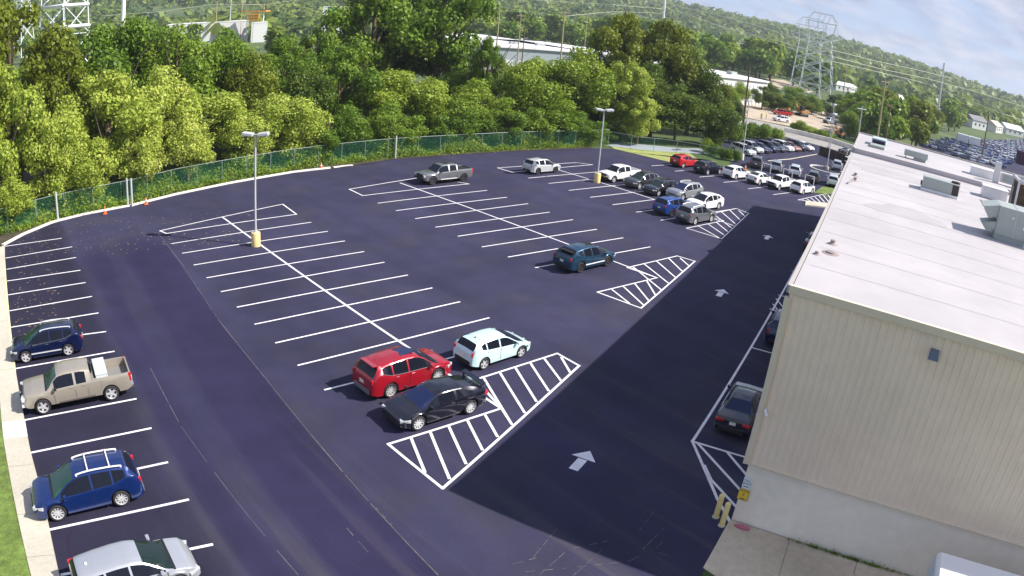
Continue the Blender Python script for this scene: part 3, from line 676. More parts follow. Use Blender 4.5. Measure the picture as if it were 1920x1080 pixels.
m = MB(); m.box((.012, 0, -.18), (.004, .22, .035)); m.box((.0125, 0, .235), (.004, .42, .012)); m.box((.0125, 0, -.235), (.004, .42, .012)); m.box((.0125, .212, 0), (.004, .012, .45)); m.box((.0125, -.212, 0), (.004, .012, .45)); m.build('sign_border', M_inkb, sg)
# bollards
for (x, y), lb in zip([(1342, 969), (1353, 985)], ['yellow pipe bollard farther from the camera, at the hatched corner', 'yellow pipe bollard nearest the concrete apron corner']):
    g = G(x, y); b = empty('bollard', g, 0, lb, 'bollard', 'yellow bollards at the building corner')
    MB().lathe([(.115, 0), (.115, 1.06), (.10, 1.10), (.06, 1.13), (0, 1.14)], n=20).build('post', mat('bollard_yellow', (.84, .66, .27), .55, noise=[(3, .08, 4)]), b, smooth=40)
    MB().lathe([(.16, 0), (.15, .02), (.116, .03)], n=20).build('base_collar', M_conc, b)
g = G(1391, 990, .03)
sp = MB(); sp.prism([(.34*math.cos(t)*(.9 if abs(math.cos(t)) < .8 else 1), .11*math.sin(t)) for t in [i*math.pi/8 for i in range(16)]], 0, .10)
o = sp.build('splash_block', mat('pink_plastic', (.50, .14, .20), .6), None, bevel=.02, label='flat pinkish red block lying at the foot of the wall', cat='block'); o.location = g; o.rotation_euler = (0, 0, math.atan2(W.y, W.x))
# weeds along the wall foot
def leafcards(n, ptfn, size, seed, flat=.3):
    rg = np.random.default_rng(seed); P = ptfn(n, rg); n = len(P)
    nr = rg.normal(size=(n, 3)); nr[:, 2] = np.abs(nr[:, 2])+flat; nr /= np.linalg.norm(nr, axis=1, keepdims=True)
    a = np.cross(nr, rg.normal(size=(n, 3))); a /= np.linalg.norm(a, axis=1, keepdims=True); b = np.cross(nr, a)
    s_ = size*rg.uniform(.55, 1.3, (n, 1))
    V = np.empty((n, 4, 3)); V[:, 0] = P-a*s_*.6; V[:, 1] = P-b*s_*.38+nr*s_*.08; V[:, 2] = P+a*s_*.6; V[:, 3] = P+b*s_*.38+nr*s_*.08
    return V.reshape(-1, 3)
def cards_mesh(name, V, m):
    n = len(V)//4; me = bpy.data.meshes.new(name); me.vertices.add(len(V)); me.vertices.foreach_set('co', V.astype(np.float32).ravel())
    me.loops.add(len(V)); me.loops.foreach_set('vertex_index', np.arange(len(V), dtype=np.int32)); me.polygons.add(n)
    me.polygons.foreach_set('loop_start', np.arange(0, len(V), 4, dtype=np.int32)); me.polygons.foreach_set('loop_total', np.full(n, 4, dtype=np.int32))
    me.update(calc_edges=True); me.materials.append(m); return me
def weed_pts(n, rg):
    t = rg.beta(2, 2, n)*6.0+2.2; t = np.where(rg.random(n) < .3, rg.uniform(3.5, 3.9, n)+rg.integers(0, 4, n)*.9, t)
    o = np.abs(rg.normal(0, .05, n)); z = np.abs(rg.normal(0, .07, n))
    return np.stack([B0.x+W.x*t+nF.x*(o+.05), B0.y+W.y*t+nF.y*(o+.05), z+.03], 1)
o = bpy.data.objects.new('weeds', cards_mesh('weeds', leafcards(900, weed_pts, .06, 3), LEAF['mid'])); COL.objects.link(o); tag(o, kind='stuff')

# ------------------------------------------------------------------ lamp posts
def lamp_post(base, H, label, style, head_rz=0.0, b=1.05):
    o = empty('lamp_post', base, 0, label, 'lamp post', 'lamp posts in the parking lot')
    if style == 'drum':
        MB().lathe([(.36, 0), (.36, b-.05), (.33, b), (0, b)], n=24).build('concrete_base', M_yel, o, smooth=40)
    elif style == 'tall':
        MB().lathe([(.28, 0), (.28, .9), (.25, .95), (0, .95)], n=20).build('concrete_base', M_kerb, o, smooth=40); b = .95
    else:
        MB().lathe([(.35, 0), (.35, .5), (.32, .55), (0, .55)], n=20).build('concrete_base', M_conc, o, smooth=40); b = .55
    MB().tube((0, 0, b), (0, 0, H-.1), .085, .07, n=10).build('pole', M_polew, o, smooth=60)
    MB().box((0, 0, b+.02), (.34, .34, .04)).build('base_plate', M_polew, o)
    c, s_ = math.cos(head_rz), math.sin(head_rz)
    for sgn in (-1, 1):
        h = MB(); h.box((c*sgn*.60, s_*sgn*.60, H+.04), (.84, .60, .24), rz=head_rz, tilt=(0, -sgn*R(7)))
        hd = h.build('lamp_head', M_polew, o, bevel=.05)
        MB().box((c*sgn*.68, s_*sgn*.68, H-.10), (.62, .40, .03), rz=head_rz).build('lens', M_lamp, hd)
        MB().tube((0, 0, H), (c*sgn*.3, s_*sgn*.3, H+.02), .045).build('arm', M_polew, o)
    return o
crs = math.atan2(RM[0][1], RM[0][0])
lamp_post(G(480, 461), 8.35, 'tall twin head lamp post on yellow drum between the near stall rows', 'drum', crs+.05)
lamp_post(G(1119, 342), 8.0, 'twin head lamp post on yellow drum beside the white pickup', 'drum', crs+.25)
lamp_post(G(1391, 300), 9.2, 'slim lamp post on white base beside the far hedge', 'tall', crs+.8)
lamp_post(G(1550, 318), 9.2, 'slim lamp post in the second car park behind the silver cars', 'low', crs+.9)
lamp_post(G(1553, 280), 9.2, 'slim lamp post on the far edge of the second car park', 'low', crs+.9)

# ------------------------------------------------------------------ chain link fence
M_fpost = mat('fence_post_steel', (.36, .42, .39), .4, .4)
def mesh_fabric():
    m = bpy.data.materials.new('green_chain_link'); m.use_nodes = True; nt = m.node_tree; N = nt.nodes; L = nt.links; b = N['Principled BSDF']; out = N['Material Output']
    b.inputs['Base Color'].default_value = (.09, .36, .22, 1); b.inputs['Roughness'].default_value = .4
    tc = N.new('ShaderNodeTexCoord'); mp = N.new('ShaderNodeMapping'); mp.inputs['Rotation'].default_value = (0, R(45), 0)
    L.new(tc.outputs['Object'], mp.inputs[0])
    # diagonal wires from distance to a diamond grid (u along fence from UV, v height)
    uv = N.new('ShaderNodeUVMap'); sp_ = N.new('ShaderNodeSeparateXYZ'); L.new(uv.outputs[0], sp_.inputs[0])
    outs = []
    for sgn in (1, -1):
        a = N.new('ShaderNodeMath'); a.operation = 'MULTIPLY_ADD'; a.inputs[1].default_value = sgn; L.new(sp_.outputs[1], a.inputs[0]); L.new(sp_.outputs[0], a.inputs[2])
        f = N.new('ShaderNodeMath'); f.operation = 'PINGPONG'; f.inputs[1].default_value = .045; L.new(a.outputs[0], f.inputs[0])
        l = N.new('ShaderNodeMath'); l.operation = 'LESS_THAN'; l.inputs[1].default_value = .0022; L.new(f.outputs[0], l.inputs[0]); outs.append(l.outputs[0])
    mx = N.new('ShaderNodeMath'); mx.operation = 'MAXIMUM'; L.new(outs[0], mx.inputs[0]); L.new(outs[1], mx.inputs[1])
    tr = N.new('ShaderNodeBsdfTransparent'); ms = N.new('ShaderNodeMixShader'); L.new(mx.outputs[0], ms.inputs[0]); L.new(tr.outputs[0], ms.inputs[1]); L.new(b.outputs[0], ms.inputs[2]); L.new(ms.outputs[0], out.inputs[0])
    return m
M_fab = mesh_fabric()
FPX = [(-40, 452), (8, 440), (60, 425), (108, 412), (175, 397), (247, 382), (330, 360), (430, 340), (530, 322), (620, 309), (700, 300), (740, 296)]
FPX2 = [(740, 296), (850, 288), (960, 281), (1060, 277), (1100, 275), (1140, 272)]
def fence(pts, h, label, step, thick=()):
    P = [G(*p) for p in pts]
    o = empty('chain_link_fence', P[0], 0, label, 'fence', 'chain link fence round the lot'); O = P[0]
    cum = [0]
    for a, b in zip(P, P[1:]): cum.append(cum[-1]+(b-a).length)
    def at(t):
        for i in range(len(P)-1):
            if t <= cum[i+1]+1e-6: k = (t-cum[i])/max(cum[i+1]-cum[i], 1e-6); return P[i].lerp(P[i+1], k)
        return P[-1]
    t = 0
    while t <= cum[-1]:
        p = at(t)-O; MB().tube((p.x, p.y, 0), (p.x, p.y, h+.04), .035, n=8).build('fence_post', M_fpost, o, smooth=60); t += step
    m = MB()
    for a, b in zip(P, P[1:]): m.tube((a-O)+Vector((0, 0, h)), (b-O)+Vector((0, 0, h)), .026, n=6)
    m.build('top_rail', M_fpost, o)
    n = len(P); v = []; f = []
    for p in P: q = p-O; v += [(q.x, q.y, .03), (q.x, q.y, h)]
    f = [(2*i, 2*i+2, 2*i+3, 2*i+1) for i in range(n-1)]
    me = bpy.data.meshes.new('chain_link'); me.from_pydata(v, [], f); me.materials.append(M_fab); uvl = me.uv_layers.new(name='UVMap')
    for i in range(n-1):
        for k, (u_, z) in enumerate([(cum[i], .03), (cum[i+1], .03), (cum[i+1], h), (cum[i], h)]): uvl.data[i*4+k].uv = (u_, z)
    c = bpy.data.objects.new('chain_link', me); COL.objects.link(c); c.parent = o
    for (x, y) in thick:
        g = G(x, y)-O; MB().tube((g.x, g.y, 0), (g.x, g.y, h+.35), .10, n=12).build('terminal_post', M_polew, o, smooth=60)
fence(FPX, 2.3, 'chain link fence with thick terminal posts along the white kerb', 3.0, [(109, 414), (248, 387), (240, 387), (741, 297)])
fence(FPX2, 2.3, 'chain link fence section beyond the bend behind the grey pickup', 3.0)
fence([(1140, 272), (1200, 283), (1238, 286), (1276, 291), (1316, 298), (1350, 305)], 2.0, 'chain link fence on the grass verge behind the red car', 3.4)
# cones
M_or = mat('orange_cone', (.85, .16, .05), .5); 
for (x, y), lb in zip([(274, 384), (197, 402), (602, 317), (1397, 318)], ['orange traffic cone by the twin terminal posts of the fence', 'short orange traffic cone at the kerb, leftmost of the cones', 'orange traffic cone at the end of the white kerb', 'orange traffic cone beside the slim lamp post base']):
    g = G(x, y); c = empty('traffic_cone', g+Vector((0, 0, .05)), 0, lb, 'traffic cone', 'orange traffic cones')
    MB().lathe([(.17, .03), (.03, .72), (0, .73)], n=14).build('cone_body', M_or, c, smooth=40)
    MB().box((0, 0, .015), (.42, .42, .03)).build('cone_base', M_or, c); MB().lathe([(.118, .30), (.086, .46)], n=14).build('reflective_band', M_white, c)
# undergrowth and vines on the fence
FL = [G(*p) for p in FPX+FPX2[1:]]
def vine_pts(n, rg):
    seg = [(a, b) for a, b in zip(FL, FL[1:])]; L = np.array([(b-a).length for a, b in seg]); i = rg.choice(len(seg), n, p=L/L.sum()); t = rg.random(n)
    A = np.array([seg[k][0] for k in i]); Bp = np.array([seg[k][1] for k in i]); P = A+(Bp-A)*t[:, None]
    s = P[:, 0]*.7+P[:, 1]*.3
    lim = 1.1+.8*np.sin(s*.9)+.5*np.sin(s*2.3+1)
    z = np.abs(rg.normal(0, 1, n))*np.clip(lim, .35, 2.4)*.55
    d = (Bp-A); d /= np.linalg.norm(d, axis=1, keepdims=True); nn = np.stack([-d[:, 1], d[:, 0], 0*z], 1)
    off = rg.normal(.25, .28, n)-.15+z*.05
    P = P+nn*off[:, None]; P[:, 2] = np.clip(z, .03, 2.7); return P
o = bpy.data.objects.new('undergrowth', cards_mesh('undergrowth', leafcards(26000, vine_pts, .17, 5), LEAF['bright'])); COL.objects.link(o); tag(o, kind='stuff')
def weed2(n, rg):
    P = vine_pts(n, rg); b = rg.uniform(0, 1, n); P[:, 2] = P[:, 2]*.25+b*rg.uniform(0, 1.9, n); P[:, 1] += .4+b*6.5; return P
o = bpy.data.objects.new('ground_cover', cards_mesh('ground_cover', leafcards(42000, weed2, .22, 6), LEAF['mid'])); COL.objects.link(o); tag(o, kind='stuff')
# ------------------------------------------------------------------ vehicles
def interp(tab, x):
    if x <= tab[0][0]: return tab[0][1]
    for (a, e), (b, g) in zip(tab, tab[1:]):
        if x <= b: return e+(g-e)*((x-a)/(b-a) if b > a else 0)
    return tab[-1][1]
def sm(t): t = min(max(t, 0), 1); return t*t*(3-2*t)
SPEC = {
 # top: centre-line profile rear(-) to front(+); belt: window sill; glass: (cowl, roof front, rear glass top, rear glass bottom); win: side window spans
 'suv': dict(L=4.60, W=1.86, top=[(-2.30, .62), (-2.28, .92), (-2.22, 1.06), (-2.14, 1.17), (-1.86, 1.53), (-1.76, 1.585), (-1.2, 1.655), (-.4, 1.69), (.15, 1.66), (.42, 1.59), (1.30, 1.11), (1.42, 1.07), (1.9, .99), (2.12, .90), (2.25, .74), (2.30, .58)],
   belt=[(-2.3, 1.30), (-1.72, 1.30), (-1.15, 1.10), (-.3, 1.05), (1.2, .99), (2.3, .95)], glass=(1.33, .42, -1.84, -2.16), win=[(-1.66, -1.16), (-1.09, -.30), (-.22, 1.05)], wb=(-1.30, 1.38), wr=.365, rw=.585),
 'cuv': dict(L=4.62, W=1.88, top=[(-2.31, .62), (-2.29, .94), (-2.23, 1.08), (-2.12, 1.20), (-1.62, 1.49), (-1.50, 1.53), (-1.0, 1.60), (-.35, 1.635), (.15, 1.60), (.40, 1.53), (1.30, 1.07), (1.42, 1.04), (1.9, .96), (2.12, .86), (2.25, .70), (2.31, .56)],
   belt=[(-2.3, 1.28), (-1.65, 1.28), (-1.05, 1.10), (-.3, 1.03), (1.2, .97), (2.3, .92)], glass=(1.33, .40, -1.60, -2.13), win=[(-1.52, -1.10), (-1.03, -.28), (-.20, 1.03)], wb=(-1.32, 1.40), wr=.37, rw=.57),
 'hatch': dict(L=4.0, W=1.70, top=[(-2.0, .60), (-1.98, .88), (-1.93, 1.0), (-1.85, 1.12), (-1.62, 1.38), (-1.2, 1.45), (-.4, 1.49), (.10, 1.46), (.30, 1.41), (1.25, .98), (1.35, .94), (1.65, .84), (1.88, .72), (1.98, .60), (2.0, .52)],
   belt=[(-2, 1.16), (-1.5, 1.14), (-1.05, 1.04), (0, .96), (1.2, .89), (2, .8)], glass=(1.28, .30, -1.60, -1.87), win=[(-1.40, -1.10), (-1.03, -.25), (-.17, .98)], wb=(-1.23, 1.27), wr=.32, rw=.56),
 'sedan': dict(L=4.75, W=1.84, top=[(-2.37, .60), (-2.35, .85), (-2.28, 1.02), (-1.75, 1.08), (-1.62, 1.10), (-.95, 1.38), (-.5, 1.44), (0, 1.45), (.30, 1.40), (.45, 1.36), (1.20, 1.0), (1.30, .97), (1.95, .86), (2.22, .74), (2.35, .60), (2.37, .52)],
   belt=[(-2.4, 1.0), (-1.2, .99), (1.2, .92), (2.4, .86)], glass=(1.22, .45, -.93, -1.66), win=[(-1.30, -1.0), (-.95, -.20), (-.12, .90)], wb=(-1.38, 1.42), wr=.335, rw=.57),
 'liftback': dict(L=4.40, W=1.78, top=[(-2.20, .60), (-2.19, .98), (-2.14, 1.12), (-1.98, 1.33), (-1.88, 1.38), (-1.3, 1.45), (-.6, 1.50), (-.1, 1.50), (.15, 1.46), (.32, 1.41), (1.26, .98), (1.38, .95), (1.9, .84), (2.08, .70), (2.18, .56), (2.20, .50)],
   belt=[(-2.3, 1.03), (-1.2, 1.0), (1.2, .92), (2.4, .8)], glass=(1.28, .32, -1.96, -2.13), win=[(-1.55, -1.1), (-1.02, -.22), (-.14, 1.0)], wb=(-1.28, 1.36), wr=.32, rw=.58),
 'coupe': dict(L=4.42, W=1.80, top=[(-2.21, .60), (-2.19, .90), (-2.12, 1.07), (-1.90, 1.14), (-1.75, 1.15), (-.95, 1.37), (-.4, 1.41), (.05, 1.41), (.30, 1.36), (.45, 1.31), (1.20, .98), (1.30, .95), (1.85, .84), (2.08, .72), (2.19, .58), (2.21, .50)],
   belt=[(-2.4, 1.02), (-1.0, 1.0), (1.2, .90), (2.4, .82)], glass=(1.22, .42, -.93, -1.78), win=[(-1.45, -.62), (-.50, .90)], wb=(-1.33, 1.37), wr=.345, rw=.56),
 'truck': dict(L=5.75, W=1.98, top=[(-2.88, 1.32), (-1.05, 1.34), (-1.02, 1.40), (-.99, 1.84), (-.5, 1.90), (.4, 1.90), (.72, 1.85), (.86, 1.80), (1.46, 1.30), (1.55, 1.24), (2.3, 1.18), (2.70, 1.10), (2.84, .98), (2.88, .80)],
   belt=[(-2.9, 1.30), (-1, 1.26), (1.5, 1.17), (2.9, 1.05)], glass=(1.48, .84, 9, 9), win=[(-.88, -.05), (.05, 1.18)], wb=(-1.76, 1.90), wr=.41, rw=.66, bed=(-2.82, -1.10), zb=.42, cabrear=-1.0),
}
# extended cab pickup with a shorter rear window and longer bed
_t = dict(SPEC['truck']); _t.update(L=5.78, top=[(-2.89, 1.30), (-.92, 1.32), (-.89, 1.40), (-.80, 1.76), (-.3, 1.84), (.5, 1.84), (.80, 1.80), (.95, 1.75), (1.50, 1.28), (1.60, 1.22), (2.3, 1.17), (2.72, 1.10), (2.86, .96), (2.89, .78)],
   glass=(1.52, .93, 9, 9), win=[(-.55, -.02), (.10, 1.15)], bed=(-2.82, -.98), cabrear=-.88, wb=(-1.74, 1.90), wr=.40); SPEC['extcab'] = _t
CARMESH = {}
NEARG = ('cars in the left kerb row', 'cars at the near end of the first stall row', 'cars standing alone in the second stall row', 'cars along the building in the shade')
def car_meshes(kind):
    """body, glass and trim of one body style, as vertex/face lists grouped by part"""
    if kind in CARMESH: return CARMESH[kind]
    S = SPEC[kind]; a = S['L']/2; hw = S['W']/2; wr = S['wr']; ar = wr*1.17; wb = S['wb']; bed = S.get('bed'); zb0 = S.get('zb', .24)
    xs = set(x for x, z in S['top']); cg, rf, rt, rb = S['glass']
    for t in (cg, rf, cg+.10): xs.add(t)
    if rt < 5: xs.add(rt); xs.add(rb)
    for p, q_ in S['win']: xs.add(p); xs.add(q_)
    for c in wb:
        for k in range(11):
            xs.add(round(c-ar*math.cos(math.pi*k/10), 4))
    for x in np.linspace(-a+.05, a-.05, 22): xs.add(round(float(x), 3))
    for x in (.02, .06, .14, .26): xs.add(a-x); xs.add(-a+x)
    if bed: xs.add(bed[0]); xs.add(bed[1]); xs.add(bed[0]+.012); xs.add(bed[1]-.012)
    xs = sorted(xs); X = [xs[0]]
    for x in xs[1:]:
        if x-X[-1] > .006: X.append(x)
    def wid(x):
        t = max(0, (abs(x)-(a-.42))/.42)
        return hw*(1-.17*t**2.6 if x > 0 else 1-.11*t**2.8)
    secs = []
    for x in X:
        T = interp(S['top'], x); B = min(interp(S['belt'], x), T-.045); w_ = wid(x)
        g = sm((T-interp(S['belt'], x))/.42)
        zb = zb0+.10*max(0, (abs(x)-(a-.35))/.35)
        fl = 0
        for c in wb:
            if abs(x-c) < ar-1e-4:
                zb = max(zb, wr+math.sqrt(ar*ar-(x-c)**2)); fl = .012
        rw_ = S['rw']
        hood_in = w_*.90
        we = w_*.955+(rw_+.055-w_*.955)*g
        mid = zb+(B-zb)*.5 if zb > .5 else .55
        mid = max(mid, zb+.03)
        P = [(0, zb), (w_*.90, zb), (w_*(.985)+fl, zb+.02), (w_+fl, mid), (w_*.992, max(B-.13, mid+.02)), (w_*.965, B-.02), (w_*.955, B),
             (w_*.945+((rw_+.075)-w_*.945)*g, B+(T-.095-B)*g+.012*(1-g)), (hood_in+(rw_+.035-hood_in)*g, B+(T-.045-B)*g+.022*(1-g)),
             (hood_in*.86+(rw_-.04-hood_in*.86)*g, T-.012), (hood_in*.45+(rw_*.5-hood_in*.45)*g, T), (0, T+.008)]
        if bed and bed[0]+.006 <= x <= bed[1]-.006:
            fz = .86
            P[7] = (w_*.945, T-.01); P[8] = (w_*.90, T); P[9] = (w_*.855, T-.01); P[10] = (w_*.85, fz); P[11] = (0, fz)
        elif bed and (x < bed[0]+.006 or (bed[1]-.006 < x < S['cabrear'])):
            P[7] = (w_*.945, T-.01); P[8] = (w_*.90, T); P[9] = (w_*.6, T); P[10] = (w_*.3, T); 
        secs.append(P)
    n = len(secs[0]); parts = {}
    def add(part, quad): parts.setdefault(part, []).append(quad)
    V = []; 
    for i, (x, P) in enumerate(zip(X, secs)):
        for (y, z) in P: V.append((x, y, z))
        for (y, z) in P: V.append((x, -y, z))
    def idx(i, k, s): return i*2*n+(n if s < 0 else 0)+k
    for i in range(len(X)-1):
        xm = (X[i]+X[i+1])/2
        for k in range(n-1):
            for s in (1, -1):
                q_ = [idx(i, k, s), idx(i+1, k, s), idx(i+1, k+1, s), idx(i, k+1, s)]
                if s > 0: q_ = q_[::-1]
                part = 'body'
                if k == 0: part = 'under'
                if k == 6:
                    for wi, (p, r_) in enumerate(S['win']):
                        if p < xm < r_: part = 'win%d%s' % (wi, 'l' if s > 0 else 'r')
                if k >= 8 and rf < xm < cg: part = 'windscreen'
                if k >= 9 and rt < 5 and rb < xm < rt: part = 'rear'
                if k == 8 and rt < 5 and rb < xm < rt and kind not in ('suv', 'cuv', 'hatch'): part = 'body'
                if k >= 7 and cg < xm < cg+.10: part = 'cowl'
                if k == 1 and part == 'body': part = 'trim'
                add(part, q_)
    for i, sgn in ((0, -1), (len(X)-1, 1)):
        loop = [idx(i, k, 1) for k in range(n)]+[idx(i, k, -1) for k in range(n-2, 0, -1)]
        add('body', loop if sgn > 0 else loop[::-1])
    CARMESH[kind] = (V, parts); return CARMESH[kind]
def submesh(name, V, faces, m, smooth=35):
    used = sorted(set(i for f in faces for i in f)); mp_ = {u: k for k, u in enumerate(used)}
    me = bpy.data.meshes.new(name); me.from_pydata([V[u] for u in used], [], [[mp_[i] for i in f] for f in faces]); me.materials.append(m)
    me.polygons.foreach_set('use_smooth', [True]*len(faces)); me.set_sharp_from_angle(angle=R(smooth)); return me
WHEELS = {}
def wheel_meshes(r, style, rim):
    key = (r, style, rim.name)
    if key in WHEELS: return WHEELS[key]
    wd = r*.62; t = MB()
    t.lathe([(r*.72, -wd/2), (r*.90, -wd/2), (r*.985, -wd*.36), (r, 0), (r*.985, wd*.36), (r*.90, wd/2), (r*.72, wd/2)], axis='Y', n=28)
    t.lathe([(0, wd*.18), (r*.72, wd*.18)], axis='Y', n=28); t.lathe([(0, -wd*.2), (r*.72, -wd*.2)], axis='Y', n=28)
    tm = t.mesh('tyre', M_tyre, 40)
    m = MB(); m.lathe([(r*.64, wd*.20), (r*.66, wd*.44), (r*.76, wd*.49), (r*.76, wd*.2)], axis='Y', n=28)
    m.lathe([(0, wd*.40), (r*.13, wd*.38), (r*.16, wd*.25)], axis='Y', n=16)
    for k in range(style):
        th = 2*math.pi*k/style; c, s = math.cos(th), math.sin(th)
        p0, p1 = r*.10, r*.67; hw0 = r*(.15 if style <= 6 else .08); hw1 = r*(.13 if style <= 6 else .07)
        m.add([(c*p0-s*hw0, wd*.34, s*p0+c*hw0), (c*p0+s*hw0, wd*.34, s*p0-c*hw0), (c*p1+s*hw1, wd*.40, s*p1-c*hw1), (c*p1-s*hw1, wd*.40, s*p1+c*hw1),
               (c*p0-s*hw0, wd*.22, s*p0+c*hw0), (c*p0+s*hw0, wd*.22, s*p0-c*hw0), (c*p1+s*hw1, wd*.28, s*p1-c*hw1), (c*p1-s*hw1, wd*.28, s*p1+c*hw1)],
              [(0, 1, 2, 3), (0, 3, 7, 4), (1, 5, 6, 2), (0, 4, 5, 1)])
    WHEELS[key] = (tm, m.mesh('rim', rim, 30)); return WHEELS[key]
def link(name, me, parent, loc=(0, 0, 0), rot=(0, 0, 0)):
    o = bpy.data.objects.new(name, me); COL.objects.link(o); o.parent = parent; o.location = loc; o.rotation_euler = rot; return o
def car(kind, pnt, label, cat, group='cars parked in the lot', scale=1.0, hscale=1.0, rim=None, spokes=5, glass=None, wglass=None, rails=None, rackbars=False, spoiler=False, antenna=False, roofmat=None, cover=None, clad=None, moulding=None, toolbox=False, plate=True, name=None, chrome_win=False, sunroof=None, litrear=None, simple=False):
    S = SPEC[kind]; V, parts = car_meshes(kind); a = S['L']/2; hw = S['W']/2
    rim = rim or M_rim; glass = glass or M_glass
    o = empty(name or {'suv': 'parked_suv', 'cuv': 'parked_suv', 'hatch': 'parked_hatchback', 'sedan': 'parked_sedan', 'liftback': 'parked_sedan', 'coupe': 'parked_coupe', 'truck': 'pickup_truck', 'extcab': 'pickup_truck'}[kind], (0, 0, 0), 0, label, cat, group)
    link('body', submesh('body', V, parts['body'], pnt), o)
    link('lower_trim', submesh('lower_trim', V, parts['trim'], clad or M_dark), o)
    link('underbody', submesh('underbody', V, parts['under'], M_dark), o)
    for k, fs in parts.items():
        if k.startswith('win') and k != 'windscreen': link('side_window', submesh('side_window', V, fs, glass), o)
    link('windscreen', submesh('windscreen', V, parts['windscreen'], wglass or glass), o)
    link('cowl', submesh('cowl', V, parts['cowl'], M_dark), o)
    if 'rear' in parts: link('rear_window', submesh('rear_window', V, parts['rear'], glass), o)
    m = MB(); m.box((0, 0, .42), (a*1.7, hw*1.1, .36)); m.build('chassis', M_dark, o)
    tm, rm = wheel_meshes(S['wr'], spokes, rim)
    for x in S['wb']:
        for s in (1, -1):
            t = link('wheel', tm, o, (x, s*(hw-S['wr']*.31-.015), S['wr']), (0, 0, 0 if s > 0 else math.pi)); link('rim', rm, t)
    # lights, grille, plates, mirrors, handles
    fz = interp(S['top'], a-.12)-.17; fw = hw*.80
    tr = kind in ('truck', 'extcab')
    for s in (1, -1):
        if tr: hb = MB().box((a-.10, s*hw*.74, .90), (.26, .34, .22), rz=-s*.16)
        else: hb = MB().box((a-.235, s*hw*.845, fz+.065), (.46, .22, .13), rz=-s*.48)
        hb.build('headlight', M_lamp, o, bevel=.02)
        tz = min(interp(S['top'], -a+.09)-.13, 1.0)
        if tr: tb = MB().box((-a+.06, s*(hw*.875), 1.08), (.16, .13, .42))
        elif kind in ('suv', 'cuv', 'hatch', 'liftback'): tb = MB().box((-a+.17, s*(hw*.838), tz+.03), (.32, .13, .22), rz=s*.10)
        else: tb = MB().box((-a+.09, s*(hw*.73), .83), (.22, .42, .15), rz=s*.22)
        tb.build('taillight', M_red, o, bevel=.02)
        mz = interp(S['belt'], S['glass'][0]-.3)+.09
        mm = MB(); mm.box((S['glass'][0]-.42, s*(hw+.10), mz), (.13, .20, .13)); mm.box((S['glass'][0]-.40, s*(hw+.0), mz-.03), (.06, .08, .05)); mm.build('mirror', pnt if not tr else M_dark, o, bevel=.02)
    m = MB()
    if tr: m.box((a-.01, 0, .88), (.09, hw*1.15, .30))
    else: m.box((a-.015, 0, fz-.10), (.07, hw*1.0, .13)); m.box((a-.02, 0, .33), (.07, hw*1.2, .12))
    m.build('grille', M_dark, o, bevel=.015)
    if tr:
        m = MB(); m.box((a+.0, 0, .60), (.16, hw*1.80, .18)); m.box((-a-.02, 0, .58), (.16, hw*1.75, .16)); m.build_each('bumper', M_chrome if kind == 'extcab' else (clad or M_dark), o, bevel=.03)
        m = MB(); m.box((S['cabrear']-.03, 0, 1.56), (.04, hw*1.1, .26), tilt=(0, R(-6))); m.build('rear_window', glass, o)
    else:
        m = MB(); m.box((-a+.0, 0, .42), (.10, hw*1.35, .22)); m.build('rear_diffuser', clad or M_dark, o, bevel=.02)
    if plate: MB().box((-a-.012 if not tr else -a-.11, 0, .78 if not tr else .60), (.02, .32, .16)).build('licence_plate', M_plate, o)
    m = MB()
    for s in (1, -1):
        for (p, q_) in S['win'][-2:]:
            m.box((p+.16, s*(hw*.992+.008), interp(S['belt'], p)-.11), (.16, .03, .03))
    m.build_each('door_handle', M_chrome if chrome_win else pnt, o) if not simple else None
    m = MB()
    for s in (1, -1):
        for (p, q_) in S['win'][-2:]: m.box((p-.03, s*(hw*1.0+.002), .66), (.012, .012, .62))
        m.box((S['win'][-1][1]+.05, s*(hw*1.0+.002), .68), (.012, .012, .52))
    if group in NEARG: m.build_each('door_seam', M_dark, o)
    if moulding:
        m = MB()
        for s in (1, -1): m.box((.05, s*(hw+.012), .50), (1.9, .02, .07))
        m.build_each('side_moulding', moulding, o)
    T = lambda x: interp(S['top'], x)
    rw_ = S['rw']
    if rails:
        for s in (1, -1):
            m = MB(); xs_ = np.linspace(-1.6, .25, 8)
            for p, q_ in zip(xs_, xs_[1:]): m.tube((p, s*(rw_+.01), T(p)+.035), (q_, s*(rw_+.01), T(q_)+.035), .032, n=6)
            for p in (xs_[0], xs_[-1]): m.tube((p, s*(rw_+.01), T(p)-.03), (p, s*(rw_+.01), T(p)+.04), .04, n=6)
            m.build('roof_rail', rails, o, smooth=50)
    if rackbars:
        for p in (-.25, -1.15): MB().tube((p, -rw_, T(p)+.07), (p, rw_, T(p)+.07), .028, n=6).build('rack_bar', rackbars, o)
    if spoiler:
        z = T(-a+.25)
        if kind == 'coupe':
            m = MB(); m.box((-a+.16, 0, z+.14), (.26, hw*1.66, .035), tilt=(0, R(6)))
            for s in (1, -1): m.box((-a+.18, s*hw*.72, z+.06), (.16, .05, .16))
        else: m = MB(); m.box((-a+.40, 0, T(-a+.55)-.01), (.30, rw_*1.85, .04), tilt=(0, R(8)))
        m.build('spoiler', pnt if spoiler is True else spoiler, o, bevel=.01)
    if antenna:
        p = -a+.75 if kind != 'liftback' else -a+.62; MB().lathe([(.055, 0), (.035, .05), (0, .07)], c=(p, 0, T(p)-.0), n=10).build('antenna_fin', M_white if antenna is True else antenna, o)
    if sunroof:
        MB().box((-.05, 0, T(-.05)+.012), (.75, rw_*1.25, .02)).build('sunroof', sunroof, o)
    if cover == 'dark':
        MB().box(((S['bed'][0]+S['bed'][1])/2, 0, 1.20), (S['bed'][1]-S['bed'][0]-.1, hw*1.6, .05)).build('bed_cover', M_dark, o)
